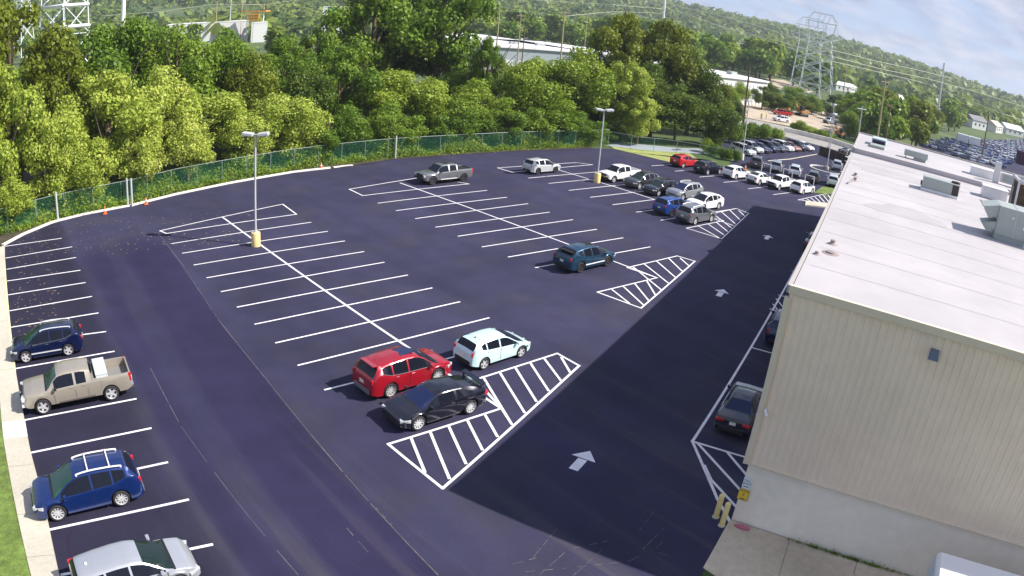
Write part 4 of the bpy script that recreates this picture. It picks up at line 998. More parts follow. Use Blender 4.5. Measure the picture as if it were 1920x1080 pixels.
    if tr and not cover: MB().box(((S['bed'][0]+S['bed'][1])/2, 0, .875), (S['bed'][1]-S['bed'][0]-.06, hw*1.62, .02)).build('bed_floor', mat('bed_liner_grey', (.20, .19, .18), .8), o)
    if toolbox:
        m = MB(); m.box((S['bed'][1]-.42, 0, 1.26), (.62, hw*1.78, .36)); tb_ = m.build('toolbox', mat('white_toolbox', (.66, .70, .72), .35, .2), o, bevel=.02)
        MB().box((S['bed'][1]-.42, 0, 1.46), (.64, hw*1.82, .05)).build('toolbox_lid', mat('white_toolbox', (.66, .70, .72), .35, .2), tb_, bevel=.015)
    if chrome_win:
        for s in (1, -1):
            m = MB(); p0, p1 = S['win'][0][0], S['win'][-1][1]; xs_ = np.linspace(p0, p1, 7)
            for p, q_ in zip(xs_, xs_[1:]): m.tube((p, s*hw*.965, interp(S['belt'], p)), (q_, s*hw*.965, interp(S['belt'], q_)), .014, n=5)
            m.build('window_trim', M_chrome, o)
    if scale != 1 or hscale != 1: o.scale = (scale, scale, scale*hscale)
    return o
def put(o, centre, ang): o.location = (centre[0], centre[1], .012); o.rotation_euler = (0, 0, ang); return o
def by_wheels(o, kind, front, rear):
    """stand a car with its near-side tyres on two ground points"""
    f, r = G(*front), G(*rear); S = SPEC[kind]; d = (f-r).normalized()
    away = Vector((-d.y, d.x, 0)); 
    if away.dot(f-Vector((CAM[0], CAM[1], 0))) < 0: away = -away
    sc = o.scale[0]; mid = (f+r)/2+away*(S['W']/2-.10)*sc; off = (S['wb'][0]+S['wb'][1])/2*sc
    return put(o, mid-d*off, math.atan2(d.y, d.x))
def by_one(o, kind, p, which, ang):
    """one near-side tyre point ('F' or 'R') and a heading"""
    S = SPEC[kind]; g = G(*p); d = Vector((math.cos(ang), math.sin(ang), 0)); away = Vector((-d.y, d.x, 0)); sc = o.scale[0]
    if away.dot(g-Vector((CAM[0], CAM[1], 0))) < 0: away = -away
    return put(o, g+away*(S['W']/2-.10)*sc-d*(S['wb'][1 if which == 'F' else 0])*sc, ang)
A0 = math.atan2(ROW.y, ROW.x); A1 = A0+math.pi
P_black = paint('black', (.010, .010, .022), .3, .22); P_dkblue = paint('navy', (.004, .010, .055), .3, .22); P_blue = paint('royal_blue', (.004, .024, .135), .35, .25)
P_gold = paint('champagne', (.37, .33, .275), .35, .35); P_silver = paint('silver', (.50, .52, .56), .5, .3); P_lsilver = paint('pale_silver', (.66, .68, .70), .4, .3)
P_red = paint('crimson', (.40, .010, .025), .3, .22); P_red2 = paint('bright_red', (.55, .012, .02), .2, .25); P_white = paint('white', (.84, .83, .85), 0, .3); P_ice = paint('ice_blue', (.58, .80, .84), .1, .3)
P_grey = paint('mid_grey', (.20, .21, .23), .5, .3); P_teal = paint('teal_blue', (.008, .050, .105), .4, .24); P_dgrey = paint('dark_grey', (.05, .055, .06), .4, .28); P_blue2 = paint('bright_blue', (.015, .06, .28), .3, .25)
P_sgrey = paint('light_grey', (.36, .38, .40), .5, .3); P_brown = paint('copper', (.35, .14, .10), .4, .3)
GR = mat('grey_cladding', (.16, .16, .17), .6); CH = mat('bright_roof_rail', (.80, .82, .84), .3, .4)
LG = 'cars in the left kerb row'
by_wheels(car('suv', P_dkblue, 'black compact SUV with bright roof rails, nose to the left kerb', 'car', LG, scale=.96, rails=CH, antenna=False, moulding=CH, wglass=M_glassg, chrome_win=True), 'suv', (52, 680), (129, 667))
by_wheels(car('extcab', P_gold, 'champagne extended cab pickup with white toolbox across the bed', 'pickup truck', LG, toolbox=True, wglass=M_glassg, moulding=mat('dark_moulding', (.10, .09, .08), .6)), 'extcab', (86, 776), (210, 751))
by_wheels(car('suv', P_blue, 'royal blue SUV with white roof rack bars, nose to the left kerb', 'car', LG, scale=1.01, rails=M_white, rackbars=M_white, wglass=M_glassg, clad=GR, spokes=10, chrome_win=False), 'suv', (116, 975), (228, 949))
put(car('liftback', P_silver, 'silver sedan cut by the bottom edge of the photo, backed in', 'car', LG, antenna=True, wglass=M_glassd), (-18.65, -36.62), A0)
NG = 'cars at the near end of the first stall row'
by_wheels(car('suv', P_red, 'crimson SUV between the black coupe and the stall lines', 'car', NG, scale=1.02, antenna=P_red, sunroof=M_glassb, clad=GR, spokes=10, chrome_win=True, spoiler=True), 'suv', (821, 716), (729, 746))
by_wheels(car('coupe', P_black, 'black coupe with rear spoiler beside the hatched island', 'car', NG, scale=1.03, spoiler=True, wglass=M_glassb, spokes=10), 'coupe', (785, 806), (879, 776))
by_wheels(car('hatch', P_ice, 'pale ice blue hatchback with white roof beyond the crimson SUV', 'car', NG, antenna=M_dark), 'hatch', (974, 670), (907, 692))
SG = 'cars standing alone in the second stall row'
by_wheels(car('truck', P_grey, 'grey crew cab pickup with dark wheels and covered bed', 'pickup truck', SG, rim=M_rimd, sunroof=M_dark, moulding=M_white, cover='dark'), 'truck', (811, 347), (868, 341))
by_wheels(car('cuv', P_teal, 'teal blue SUV with dark wheels standing alone mid lot', 'car', SG, scale=1.03, rim=M_rimd, spoiler=M_dark, moulding=M_white, sunroof=M_dark), 'cuv', (1137, 499), (1087, 511))
TG = 'cars in the third stall row'
by_wheels(car('suv', P_lsilver, 'small silver SUV with dark wheels inside the far island outline', 'car', TG, scale=.95, rim=M_rimd, sunroof=M_dark, spoiler=True), 'suv', (1040, 324), (1008, 327))
by_one(car('truck', P_white, 'white crew cab pickup right behind the lamp post with yellow drum', 'pickup truck', TG, scale=.93), 'truck', (1150, 343), 'F', A1)
by_one(car('cuv', P_dgrey, 'dark grey SUV with pale roof between the white pickup and the black car', 'car', TG, sunroof=M_dark, wglass=M_glassd), 'cuv', (1198, 355), 'F', A1)
by_one(car('suv', P_black, 'black SUV between the dark grey and the silver SUVs', 'car', TG, scale=.97, hscale=.93, wglass=M_glassd), 'suv', (1234, 368), 'F', A1)
by_one(car('suv', P_sgrey, 'silver SUV with ribbed roof beside the white coupe-like SUV', 'car', TG, rails=CH, wglass=M_glassb), 'suv', (1279, 376), 'F', A1)
by_one(car('cuv', P_white, 'white coupe-like SUV with rounded tail next to the hatched island', 'car', TG, hscale=.96), 'cuv', (1346, 392), 'R', A1)
by_one(car('suv', P_blue2, 'bright blue SUV with dark wheels, tail towards the lot', 'car', TG, scale=.98, rim=M_rimd, clad=M_dark, sunroof=M_dark), 'suv', (1258, 405.5), 'R', A0)
by_wheels(car('suv', P_grey, 'grey SUV with bright wheels at the end of the third row', 'car', TG, scale=1.0, rim=M_rim, rails=CH), 'suv', (1333, 416), (1301, 422))
FG = 'cars in the fourth stall row'
by_one(car('hatch', P_red2, 'bright red hatchback at the grass verge', 'car', FG, scale=1.08), 'hatch', (1280, 315), 'R', A0+.03)
by_one(car('suv', P_black, 'black SUV next to the bright red hatchback', 'car', FG), 'suv', (1326, 328), 'R', A0)
by_one(car('cuv', P_white, 'white SUV beside the orange cone in the fourth row', 'car', FG, ), 'cuv', (1379, 337), 'R', A0)
by_one(car('coupe', P_white, 'white coupe between the white SUV and the white pickup', 'car', FG, scale=1.03), 'coupe', (1423, 347), 'R', A0)
by_one(car('truck', P_white, 'white pickup in the fourth row, nose to the aisle', 'pickup truck', FG, scale=.90), 'truck', (1460, 357), 'F', A1)
by_one(car('suv', P_white, 'white SUV at the end of the fourth row', 'car', FG, scale=.95), 'suv', (1505, 365), 'R', A0)
AU = math.atan2(U.y, U.x)
KG = 'cars along the building in the shade'
nSv = Vector((-.3227, .9465, 0))
def beside(o, t, off=1.75): return put(o, B0+U*t+nSv*off, AU)
g = G(1372, 824); t0 = (g-B0).dot(U)
beside(car('sedan', P_black, 'black sedan parked by the near corner of the building', 'car', KG, scale=1.0, wglass=M_glassb, glass=M_glassb, chrome_win=True), t0+2.4, 1.72)
g = G(1432, 648); t1 = (g-B0).dot(U)
beside(car('suv', P_dkblue, 'dark blue SUV parked second along the building', 'car', KG, glass=M_glassb), t1+2.3, 1.6)
g = G(1508, 472); t2 = (g-B0).dot(U)
beside(car('sedan', P_dgrey, 'dark sedan farthest along the building, mostly hidden', 'car', KG), t2+2.3, 2.15)
# second car park: cars with tails to us
AV = R(22)
BG = 'cars in the second car park, tails to the fourth row'
for (x, y), k, pnt, lb in [((1416, 317), 'suv', P_dgrey, 'dark grey SUV with pale roof by the slim lamp post'), ((1453, 325), 'suv', P_sgrey, 'silver SUV second from the slim lamp post'), ((1488, 333), 'suv', P_lsilver, 'pale silver SUV between the silver and the dark SUV'),
                    ((1523, 345), 'suv', P_dgrey, 'dark SUV behind the small metal gate'), ((1560, 352), 'suv', P_lsilver, 'pale silver van-like SUV by the grass patch'), ((1568, 321), 'suv', P_silver, 'silver blue SUV in front of the low kerb ring'), ((1598, 336), 'suv', P_dkblue, 'dark SUV just beyond the building edge')]:
    g = G(x, y); d = Vector((math.cos(AV), math.sin(AV), 0)); o = car(k, pnt, lb, 'car', BG, simple=True); put(o, g+d*2.2, AV)
RG = 'angled cars in the far row of the second car park'
nose = [(1426, 291), (1449, 290), (1465, 290), (1486, 290), (1497, 286), (1511, 287), (1526, 286), (1538, 285)]
cols = [P_lsilver, P_dkblue, P_dkblue, P_dgrey, P_white, P_brown, P_black, P_white]
lbs = ['pale silver car at the left end of the far angled row', 'dark blue car second in the far angled row', 'navy car third in the far angled row', 'grey green car fourth in the far angled row', 'white car fifth in the far angled row', 'copper car sixth in the far angled row', 'black car seventh in the far angled row', 'white car at the right end of the far angled row']
base = G(1426, 291)
for i, (p, pnt, lb) in enumerate(zip(nose, cols, lbs)):
    g = Vector((86.4+i*2.9, 1.1-.05*i, 0)); an = R(-100); d = Vector((math.cos(an), math.sin(an), 0)); o = car('suv' if i % 2 == 0 else 'sedan', pnt, lb, 'car', RG, simple=True); put(o, g-d*2.3, an)
put(car('suv', P_lsilver, 'silver car behind the slim lamp post, ahead of the far angled row', 'car', RG, simple=True), (82.0, 2.2), R(-100))
put(car('sedan', P_dgrey, 'dark car at the hedge beyond the far angled row', 'car', RG, simple=True), G(1590, 291), R(-20))

# vehicles in the gravel yard
YG = 'vehicles in the gravel yard beyond the road'
put(car('suv', P_white, 'white SUV in the gravel yard beyond the road', 'car', YG, simple=True), G(1471, 230)+Vector((0, 1, 0)), R(150))
put(car('truck', P_red2, 'red pickup behind the white SUV in the gravel yard', 'pickup truck', YG, simple=True), G(1474, 221)+Vector((3, 3, 0)), R(140))
put(car('truck', P_silver, 'silver blue pickup by the lamp post in the gravel yard', 'pickup truck', YG, simple=True), G(1556, 232), R(170))
put(car('suv', P_white, 'white car beside the transmission tower foot', 'car', YG, simple=True), G(1558, 218), R(-60))
# excavators
def excavator(base, ang, label, sc=1.0):
    o = empty('excavator', base, ang, label, 'excavator', 'orange machines beyond the road'); ora = mat('machine_orange', (.40, .20, .08), .6)
    m = MB(); m.box((0, .9, .4), (3.2, .5, .8)); m.box((0, -.9, .4), (3.2, .5, .8)); m.build_each('crawler_track', M_dark, o, bevel=.15)
    MB().box((-.3, 0, 1.4), (2.8, 2.2, 1.0)).build('engine_housing', ora, o, bevel=.1); MB().box((.6, .6, 2.2), (1.2, 1.0, 1.2)).build('operator_cab', M_dark, o, bevel=.06)
    m = MB(); m.box((2.2, -.3, 2.8), (2.8, .35, .45), tilt=(0, R(-35))); m.box((4.3, -.3, 2.6), (2.2, .3, .35), tilt=(0, R(50))); m.build('boom_arm', ora, o); MB().box((5.0, -.3, 1.5), (.8, .9, .7), tilt=(0, R(20))).build('bucket', ora, o)
    o.scale = (sc,)*3; return o
excavator(G(1503, 218), R(160), 'orange digger behind the red pickup in the gravel yard', 1.1)
excavator(G(1583, 262)+Vector((2, 2, 0)), R(175), 'orange digger with low boom at the road verge near the building', .8)
# white box truck at the bottom right, only its box top shows
tk = empty('box_truck', (1.45, -54.2, 0), math.atan2(W.y, W.x), 'white box truck parked against the front wall, cut by the photo edge', 'truck')
TW = 2.2
MB().box((3.2, -TW/2-.1, 1.95), (6.4, TW, 2.1)).build('cargo_box', mat('white_truck_box', (.90, .90, .89), .35, noise=[(.6, .03, 3)]), tk, bevel=.12)
MB().box((3.2, -TW/2-.1, 3.02), (6.2, TW-.2, .05)).build('roof_panel', mat('bright_white_panel', (.92, .92, .90), .4), tk, bevel=.02)
MB().box((-.02, -TW/2-.1, 1.9), (.06, TW-.3, 1.9)).build('rear_door', mat('shade_tinted_door', (.55, .62, .72), .4), tk)  # blue cast of the shaded end is put into the door colour
m = MB(); m.box((4.5, -TW/2-.1, .7), (9.0, .9, .3)); m.build('chassis', M_dark, tk)
MB().box((7.6, -TW/2-.1, 1.45), (1.9, 2.0, 1.9)).build('driver_cab', M_white, tk, bevel=.15)
tm, rm = wheel_meshes(.45, 6, M_rim)
for x in (1.6, 7.6):
    for y in (-.25, -TW+.05): t = link('wheel', tm, tk, (x, y, .45), (0, 0, 0 if y > -1 else math.pi)); link('rim', rm, t)

# ---- the crowded far car park: low detail cars, still one object each
def far_car_mesh():
    m = MB(); 
    prof = [(-2.2, .35), (-2.2, .95), (-1.7, 1.05), (-1.1, 1.5), (.3, 1.5), (1.0, 1.0), (2.1, .85), (2.2, .35)]
    for s in (1, -1): pass
    n = len(prof); v = [(x, .88, z) for x, z in prof]+[(x, -.88, z) for x, z in prof]
    for k in (3, 4): v[k] = (v[k][0], .65, v[k][2]); v[n+k] = (v[n+k][0], -.65, v[n+k][2])
    mi = {2: 1, 4: 1}
    for i in range(n):
        j = (i+1) % n; m.add([v[i], v[j], v[n+j], v[n+i]], [(0, 3, 2, 1)], mi.get(i, 0))
    m.add([v[i] for i in range(n)], [tuple(range(n))]); m.add([v[n+i] for i in range(n)], [tuple(range(n-1, -1, -1))])
    for s in (1, -1): m.add([(-1.3, s*.80, 1.1), (.75, s*.80, 1.08), (.25, s*.68, 1.44), (-1.05, s*.68, 1.44)], [(0, 1, 2, 3)], 1)
    for x in (-1.3, 1.3):
        for s in (1, -1): m.lathe([(0, s*.9), (.33, s*.9), (.33, s*.7)], c=(x, 0, .33), axis='Y', n=10, mi=2)
    return m.mesh('far_car', [P_white, M_glassb, M_tyre])
fcm = far_car_mesh(); cnt = 0; rr = random.Random(11)
poly_px = [(1728, 272), (1770, 264), (1808, 268), (1850, 268), (1925, 264), (1925, 300), (1870, 318), (1800, 300)]
def inpoly(x, y, P):
    c = False
    for i in range(len(P)):
        (x1, y1), (x2, y2) = P[i], P[i-1]
        if (y1 > y) != (y2 > y) and x < (x2-x1)*(y-y1)/(y2-y1)+x1: c = not c
    return c
fp = [P_white, P_white, P_lsilver, P_silver, P_lsilver, P_dgrey, P_blue2, P_black, P_white, P_dkblue, P_sgrey, P_blue]
g0 = Vector((190, 0, 0)); cname = {P_white: 'white', P_silver: 'silver', P_lsilver: 'pale silver', P_dgrey: 'dark grey', P_blue2: 'bright blue', P_black: 'black', P_dkblue: 'navy', P_sgrey: 'light grey', P_blue: 'deep blue', P_red2: 'red'}
for i in range(-6, 40):
    for j in range(-40, 42):
        rowoff = (i//2)*17.0+(i % 2)*5.6
        q_ = g0+U*rowoff*.9+W*(j*2.75)
        if rr.random() < .10: continue
        x, y = PX(q_)
        if not inpoly(x, y, poly_px) or cnt >= 295: continue
        pnt = P_red2 if rr.random() < .03 else rr.choice(fp); cnt += 1
        o = bpy.data.objects.new('far_parked_car', fcm); COL.objects.link(o); o.location = (q_.x, q_.y, .03); o.rotation_euler = (0, 0, AU+(0 if i % 2 else math.pi)+rr.uniform(-.04, .04)); o.material_slots[0].link = 'OBJECT'; o.material_slots[0].material = pnt
        tag(o, cname[pnt]+' car in the crowded car park beyond the roof', 'car', cname[pnt]+' cars in the crowded far car park')
print('far cars', cnt)
MB().poly([G(1715, 268), G(1800, 258), G(1850, 262), G(1925, 262), G(1925, 330), G(1800, 320)], .015).build('far_car_park_surface', M_as, None, kind='structure')
g = G(1815, 275)
o = empty('box_trailer', g, AU+R(90), 'two white box trailers side by side behind the crowded car park', 'trailer')
for k in range(2): MB().box((k*4.6-2, 0, 2.5), (4.3, 3, 2.8)).build('trailer_box', M_white, o, bevel=.08)
MB().box((.3, 0, .7), (8.6, 2.4, .5)).build('chassis', M_dark, o)
# ------------------------------------------------------------------ trees
def crown_mesh(name, seed, rx=4.0, h=7.5, ncl=26, leaves=19000, leaf=.195, low=.0, spread=.34, rim=.7):
    rg = np.random.default_rng(seed); C = []; Rr = []
    for i in range(ncl):
        d = rg.normal(size=3); d /= np.linalg.norm(d); k = rg.uniform(.30, 1.0)**.6
        zc = d[2]; rr_ = math.sqrt(max(0, 1-zc*zc))
        widen = 1.0 if zc < .1 else 1-.25*zc
        C.append((d[0]*rx*rim*k*widen, d[1]*rx*rim*k*widen, h*.5+d[2]*h*.5*rim*k)); Rr.append(rx*spread*rg.uniform(.65, 1.25))
    C = np.array(C); Rr = np.array(Rr); pr = Rr**2; pr /= pr.sum()
    idx = rg.choice(ncl, leaves, p=pr); d = rg.normal(size=(leaves, 3)); d[:, 2] += .25; d /= np.linalg.norm(d, axis=1, keepdims=True)
    rad = rg.uniform(0, 1, leaves)**.35
    lump = 1+.22*np.sin(d[:, 0]*5+idx)*np.sin(d[:, 1]*5+idx*2.1)
    P = C[idx]+d*(Rr[idx]*rad*lump)[:, None]*np.array([1, 1, .85])
    nr = d*1.0+rg.normal(size=(leaves, 3))*.55; nr /= np.linalg.norm(nr, axis=1, keepdims=True)
    a = np.cross(nr, rg.normal(size=(leaves, 3))); a /= np.linalg.norm(a, axis=1, keepdims=True); b = np.cross(nr, a)
    s = leaf*rg.uniform(.5, 1.35, (leaves, 1))
    V = np.empty((leaves, 4, 3)); V[:, 0] = P-a*s*.62; V[:, 1] = P-b*s*.42+nr*s*.1; V[:, 2] = P+a*s*.62; V[:, 3] = P+b*s*.42+nr*s*.1
    V = V.reshape(-1, 3); V[:, 2] = np.maximum(V[:, 2], low)
    return cards_mesh(name, V, LEAF['mid'])
def trunk_mesh(seed, h=7.5, r=.22):
    rr = random.Random(seed); m = MB(); p = Vector((0, 0, -3.2)); z = h*.35
    m.tube(p, (.1, .05, z), r*1.3, r*.85, n=8)
    for k in range(7):
        a = rr.uniform(0, 6.28); o = Vector((.1, .05, z*rr.uniform(.4, 1))); e = o+Vector((math.cos(a)*rr.uniform(1.2, 2.4), math.sin(a)*rr.uniform(1.2, 2.4), h*rr.uniform(.25, .5)))
        m.tube(o, e, r*.5, r*.16, n=6)
        e2 = e+Vector((math.cos(a+.6)*.8, math.sin(a+.6)*.8, .9)); m.tube(e, e2, r*.16, r*.07, n=5)
    m.tube((.1, .05, z), (.2, -.1, h*.85), r*.85, r*.2, n=8)
    return m.mesh('trunk', M_bark, 60)
CR = {'round': [crown_mesh('crown', 1, ncl=34, spread=.29, rim=.80), crown_mesh('crown', 2, ncl=40, spread=.26, rim=.84), crown_mesh('crown', 9, ncl=28, spread=.33, rim=.78)],
      'tall': [crown_mesh('crown', 3, rx=3.2, h=9.0, ncl=30, spread=.40), crown_mesh('crown', 4, rx=3.4, h=9.5, ncl=34, spread=.36)],
      'airy': [crown_mesh('crown', 5, ncl=34, leaves=15000, spread=.24, rim=.82), crown_mesh('crown', 6, ncl=40, leaves=15000, spread=.22, rim=.85)],
      'bush': [crown_mesh('crown', 7, rx=2.4, h=2.6, ncl=16, leaves=4200, leaf=.2, spread=.42, rim=.6), crown_mesh('crown', 8, rx=2.4, h=2.2, ncl=14, leaves=3800, leaf=.2, spread=.45, rim=.6)],
      'far': [crown_mesh('crown', 10, ncl=16, leaves=1500, leaf=.75, spread=.42), crown_mesh('crown', 11, ncl=18, leaves=1500, leaf=.75, spread=.40), crown_mesh('crown', 12, rx=3.4, h=8.5, ncl=16, leaves=1500, leaf=.75, spread=.45)]}
DIM = {'round': (4.0, 7.5), 'tall': (3.3, 9.2), 'airy': (4.0, 7.5), 'bush': (2.4, 2.5), 'far': (4.0, 7.5)}
TR = [trunk_mesh(1), trunk_mesh(2), trunk_mesh(3)]
tn = [0]
def tree(base, top, width, tone, shape, label, group, cat='tree', name=None, crown_lo=None):
    """base on the ground, crown from crown_lo of the height to the top"""
    tn[0] += 1; rr = random.Random(tn[0]*7+3); rx, h0 = DIM[shape]; H = max(top-base[2], 1.0)
    lo = (.18 if shape != 'bush' else 0.0) if crown_lo is None else crown_lo
    o = empty(name or ('shrub' if shape == 'bush' else 'broadleaf_tree'), base, rr.uniform(0, 6.28), label, cat, group)
    me = rr.choice(CR[shape]); sz = (H*(1-lo))/h0; sx = (width/2)/rx
    c = bpy.data.objects.new('crown', me); COL.objects.link(c); c.parent = o; c.location = (0, 0, H*lo); c.scale = (sx, sx*rr.uniform(.9, 1.1), sz)
    c.material_slots[0].link = 'OBJECT'; c.material_slots[0].material = LEAF[tone]
    if shape != 'bush':
        t = bpy.data.objects.new('trunk', rr.choice(TR)); COL.objects.link(t); t.parent = o; t.location = (0, 0, H*lo+.2); t.scale = (sz, sz, max(sz, H*lo/3.0))
    return o
YF = [(-200, 505), (-40, 455), (8, 441), (108, 413), (247, 383), (430, 342), (530, 323), (620, 310), (740, 297), (960, 282), (1140, 274), (1200, 283), (1260, 287), (1350, 292)]
def behind(x, off): # plan point 'off' metres past the fence on this bearing
    g = G(x, interp(YF, x)); d = Vector((g.x-CAM[0], g.y-CAM[1], 0)).normalized(); return Vector((g.x+d.x*off, g.y+d.y*off, 0))
FR = [
 (-75, 90, 230, 9, 'olive', 'round', 'olive tree just past the left photo edge behind the fence'),
 (18, 108, 190, 5, 'yellow', 'round', 'bright yellow green tree at the left photo edge'),
 (100, 188, 150, 2.6, 'yellow', 'round', 'low yellow green tree leaning over the fence by the first thick post'),
 (30, 330, 110, 1.8, 'yellow', 'round', 'small yellow tree over the fence at the lower left corner of the tree line'),
 (45, -10, 230, 17, 'olive', 'round', 'tall brownish olive tree in front of the left transmission tower'),
 (140, 85, 190, 12, 'olive', 'round', 'dull olive tree below the left transmission tower'),
 (128, 63, 130, 20, 'bright', 'round', 'bright green tree hiding the foot of the left transmission tower'),
 (872, 122, 120, 24, 'mid', 'round', 'mid green tree under the right giant'),
 (205, 128, 200, 6, 'yellow', 'round', 'broad yellow green tree right of the first thick fence post'),
 (180, 250, 120, 2.2, 'yellow', 'round', 'short yellow tree hanging over the fence between the thick posts'),
 (235, 16, 190, 22, 'mid', 'round', 'mid green tree right of the left transmission tower'),
 (295, 132, 170, 7, 'yellow', 'round', 'yellow green tree above the twin terminal posts'),
 (265, 215, 120, 3, 'yellow', 'round', 'small yellow green tree behind the twin terminal posts'),
 (335, 54, 190, 20, 'mid', 'round', 'mid green tree in front of the low grey building'),
 (395, 146, 150, 7, 'yellow', 'tall', 'pointed yellow green tree left of the near lamp post'),
 (352, 205, 120, 3, 'yellow', 'round', 'small yellow tree beside the kerb left of the near lamp post'),
 (425, 58, 170, 20, 'mid', 'round', 'mid green tree below the orange sign building'),
 (455, 205, 120, 3.5, 'yellow', 'round', 'yellow tree directly behind the near lamp post'),
 (530, 168, 170, 4, 'yellow', 'round', 'bright round yellow tree right of the near lamp post'),
 (475, 105, 150, 13, 'olive', 'round', 'olive tree behind the round yellow tree'),
 (520, 62, 150, 24, 'mid', 'airy', 'loose mid green tree right of the white sign building'),
 (575, 22, 120, 28, 'mid', 'airy', 'grey green airy tree beside the green shop sign'),
 (628, 84, 150, 12, 'mid', 'round', 'mid green tree below the green shop sign'),
 (570, 118, 140, 10, 'dark', 'round', 'dark tree between the yellow tree and the mid green ones'),
 (600, 235, 90, 2, 'mid', 'round', 'small mid green tree above the end of the white kerb'),
 (655, 205, 110, 3.5, 'mid', 'round', 'low mid green tree at the fence right of the kerb end'),
 (720, 122, 140, 10, 'bright', 'tall', 'bright green tree with upright shoots in front of the big dark tree'),
 (690, -50, 210, 30, 'mid', 'airy', 'very tall dark tree, left one of the two giants'),
 (808, -70, 200, 30, 'mid', 'airy', 'very tall olive tree, right one of the two giants'),
 (752, 10, 160, 36, 'dark', 'airy', 'dark tree filling the gap between the two giants'),
 (735, 195, 120, 3.5, 'mid', 'round', 'low mid green tree behind the middle thick fence post'),
 (800, 140, 150, 9, 'bright', 'round', 'bright green tree behind the grey pickup'),
 (850, 190, 110, 4, 'mid', 'round', 'low mid green tree right behind the grey pickup'),
 (895, 152, 130, 8, 'bright', 'round', 'bright green tree between the grey pickup and the silver SUV'),
 (900, 60, 70, 20, 'mid', 'airy', 'thin bare stemmed tree in front of the long white warehouse'),
 (945, 200, 110, 3, 'mid', 'round', 'low mid green tree left behind the small silver SUV'),
 (985, 98, 150, 11, 'bright', 'round', 'bright green tree in front of the long white warehouse'),
 (1062, 92, 160, 11, 'bright', 'round', 'broad bright green tree at the right end of the long warehouse'),
 (1020, 175, 140, 5, 'bright', 'round', 'bright green tree right behind the small silver SUV'),
 (1085, 210, 100, 3, 'mid', 'round', 'low mid green tree left of the lamp post with twin heads'),
 (1162, 106, 115, 8, 'yellow', 'airy', 'yellow green tree behind the lamp post with twin heads'),
 (1192, 172, 95, 5.5, 'yellow', 'airy', 'yellow green bough right of the lamp post with twin heads'),
 (1150, 18, 160, 24, 'olive', 'round', 'tall olive tree rising above the warehouse end'),
 (1222, 30, 150, 26, 'olive', 'round', 'tall olive tree left of the dark clump'),
 (1215, 120, 130, 14, 'dark', 'round', 'dark tree between the olive tree and the hedge'),
 (1282, 92, 130, 22, 'dark', 'round', 'tall dark tree behind the red hatchback'),
 (1262, 165, 120, 9, 'dark', 'tall', 'dark shaded tree on the verge behind the red hatchback'),
 (1334, 146, 90, 20, 'olive', 'round', 'olive tree at the right end of the dark clump'),
 (1325, 185, 110, 9, 'dark', 'round', 'dark low tree beside the hedge'),
 (1130, 225, 70, 4, 'dark', 'round', 'small dark tree behind the bend of the fence'),
]
for (x, yt, wpx, off, tone, shape, lb) in FR:
    b = behind(x, off); D = math.hypot(b.x-CAM[0], b.y-CAM[1]); top = max(HZ(b, x, max(yt, 2)) + (max(0, 2-yt)*D/1380.), 2.5)
    tree(b, top, wpx/1400.*D*1.12, tone, shape, lb, 'trees of the belt behind the fence', crown_lo=.10 if off < 14 else .2)
# filler trees deeper in the belt
rr = random.Random(21); 
for k in range(24):
    x = rr.uniform(-150, 1120); off = rr.uniform(20, 70); b = behind(x, off)
    if 890 < x < 1120: off = rr.uniform(14, 24); b = behind(x, off); top = rr.uniform(6, 8)
    else: top = rr.uniform(9.5, 12.5)
    tree(b, top, rr.uniform(7, 10), rr.choice(['mid', 'mid', 'olive', 'dark']), 'round', 'tree crowded in the depth of the belt behind the yellow trees', 'trees deep in the belt behind the fence')
# shrubs and hedges
SH = [(1338, 292, 26, 'mid', 1.9), (1352, 297, 24, 'mid', 1.8), (1366, 301, 22, 'mid', 1.8), (1380, 303, 20, 'mid', 1.7), (1325, 287, 26, 'bright', 2.2), (1342, 276, 40, 'bright', 3.0), (1372, 268, 44, 'mid', 3.4), (1400, 262, 40, 'mid', 3.2),
      (1412, 258, 34, 'dark', 3), (1432, 262, 40, 'mid', 3.0), (1455, 264, 36, 'bright', 2.4), (1500, 246, 30, 'bright', 2.6), (1520, 252, 34, 'yellow', 1.8), (1540, 258, 34, 'bright', 1.8), (1556, 262, 30, 'bright', 1.6), (1488, 243, 22, 'mid', 1.6)]
for i, (x, y, wpx, tone, h) in enumerate(SH):
    g = G(x, y); D = math.hypot(g.x-CAM[0], g.y-CAM[1]); tree(g, h, wpx/1400.*D*1.25, tone, 'bush', 'leafy shrub in the hedge line around the second car park', 'shrubs edging the second car park', 'shrub')
BM = [(1428, 205, 60, 'dark', 7), (1450, 208, 60, 'olive', 6), (1475, 212, 60, 'mid', 6), (1500, 214, 60, 'olive', 5.5), (1522, 214, 60, 'mid', 6), (1540, 214, 50, 'dark', 5), (1440, 192, 60, 'dark', 7), (1400, 188, 60, 'bright', 6), (1380, 200, 60, 'bright', 7), (1360, 215, 60, 'bright', 7),
      (1590, 255, 60, 'mid', 7), (1612, 250, 70, 'olive', 9), (1585, 232, 60, 'bright', 8), (1605, 222, 60, 'mid', 9), (1570, 205, 60, 'dark', 6), (1490, 190, 70, 'mid', 6), (1370, 235, 60, 'dark', 6), (1350, 250, 70, 'mid', 7)]
for (x, y, wpx, tone, h) in BM:
    g = G(x, y); D = math.hypot(g.x-CAM[0], g.y-CAM[1]); tree(g, h, wpx/1400.*D, tone, 'round', 'low spreading tree around the gravel yard', 'low trees around the gravel yard', crown_lo=.05)
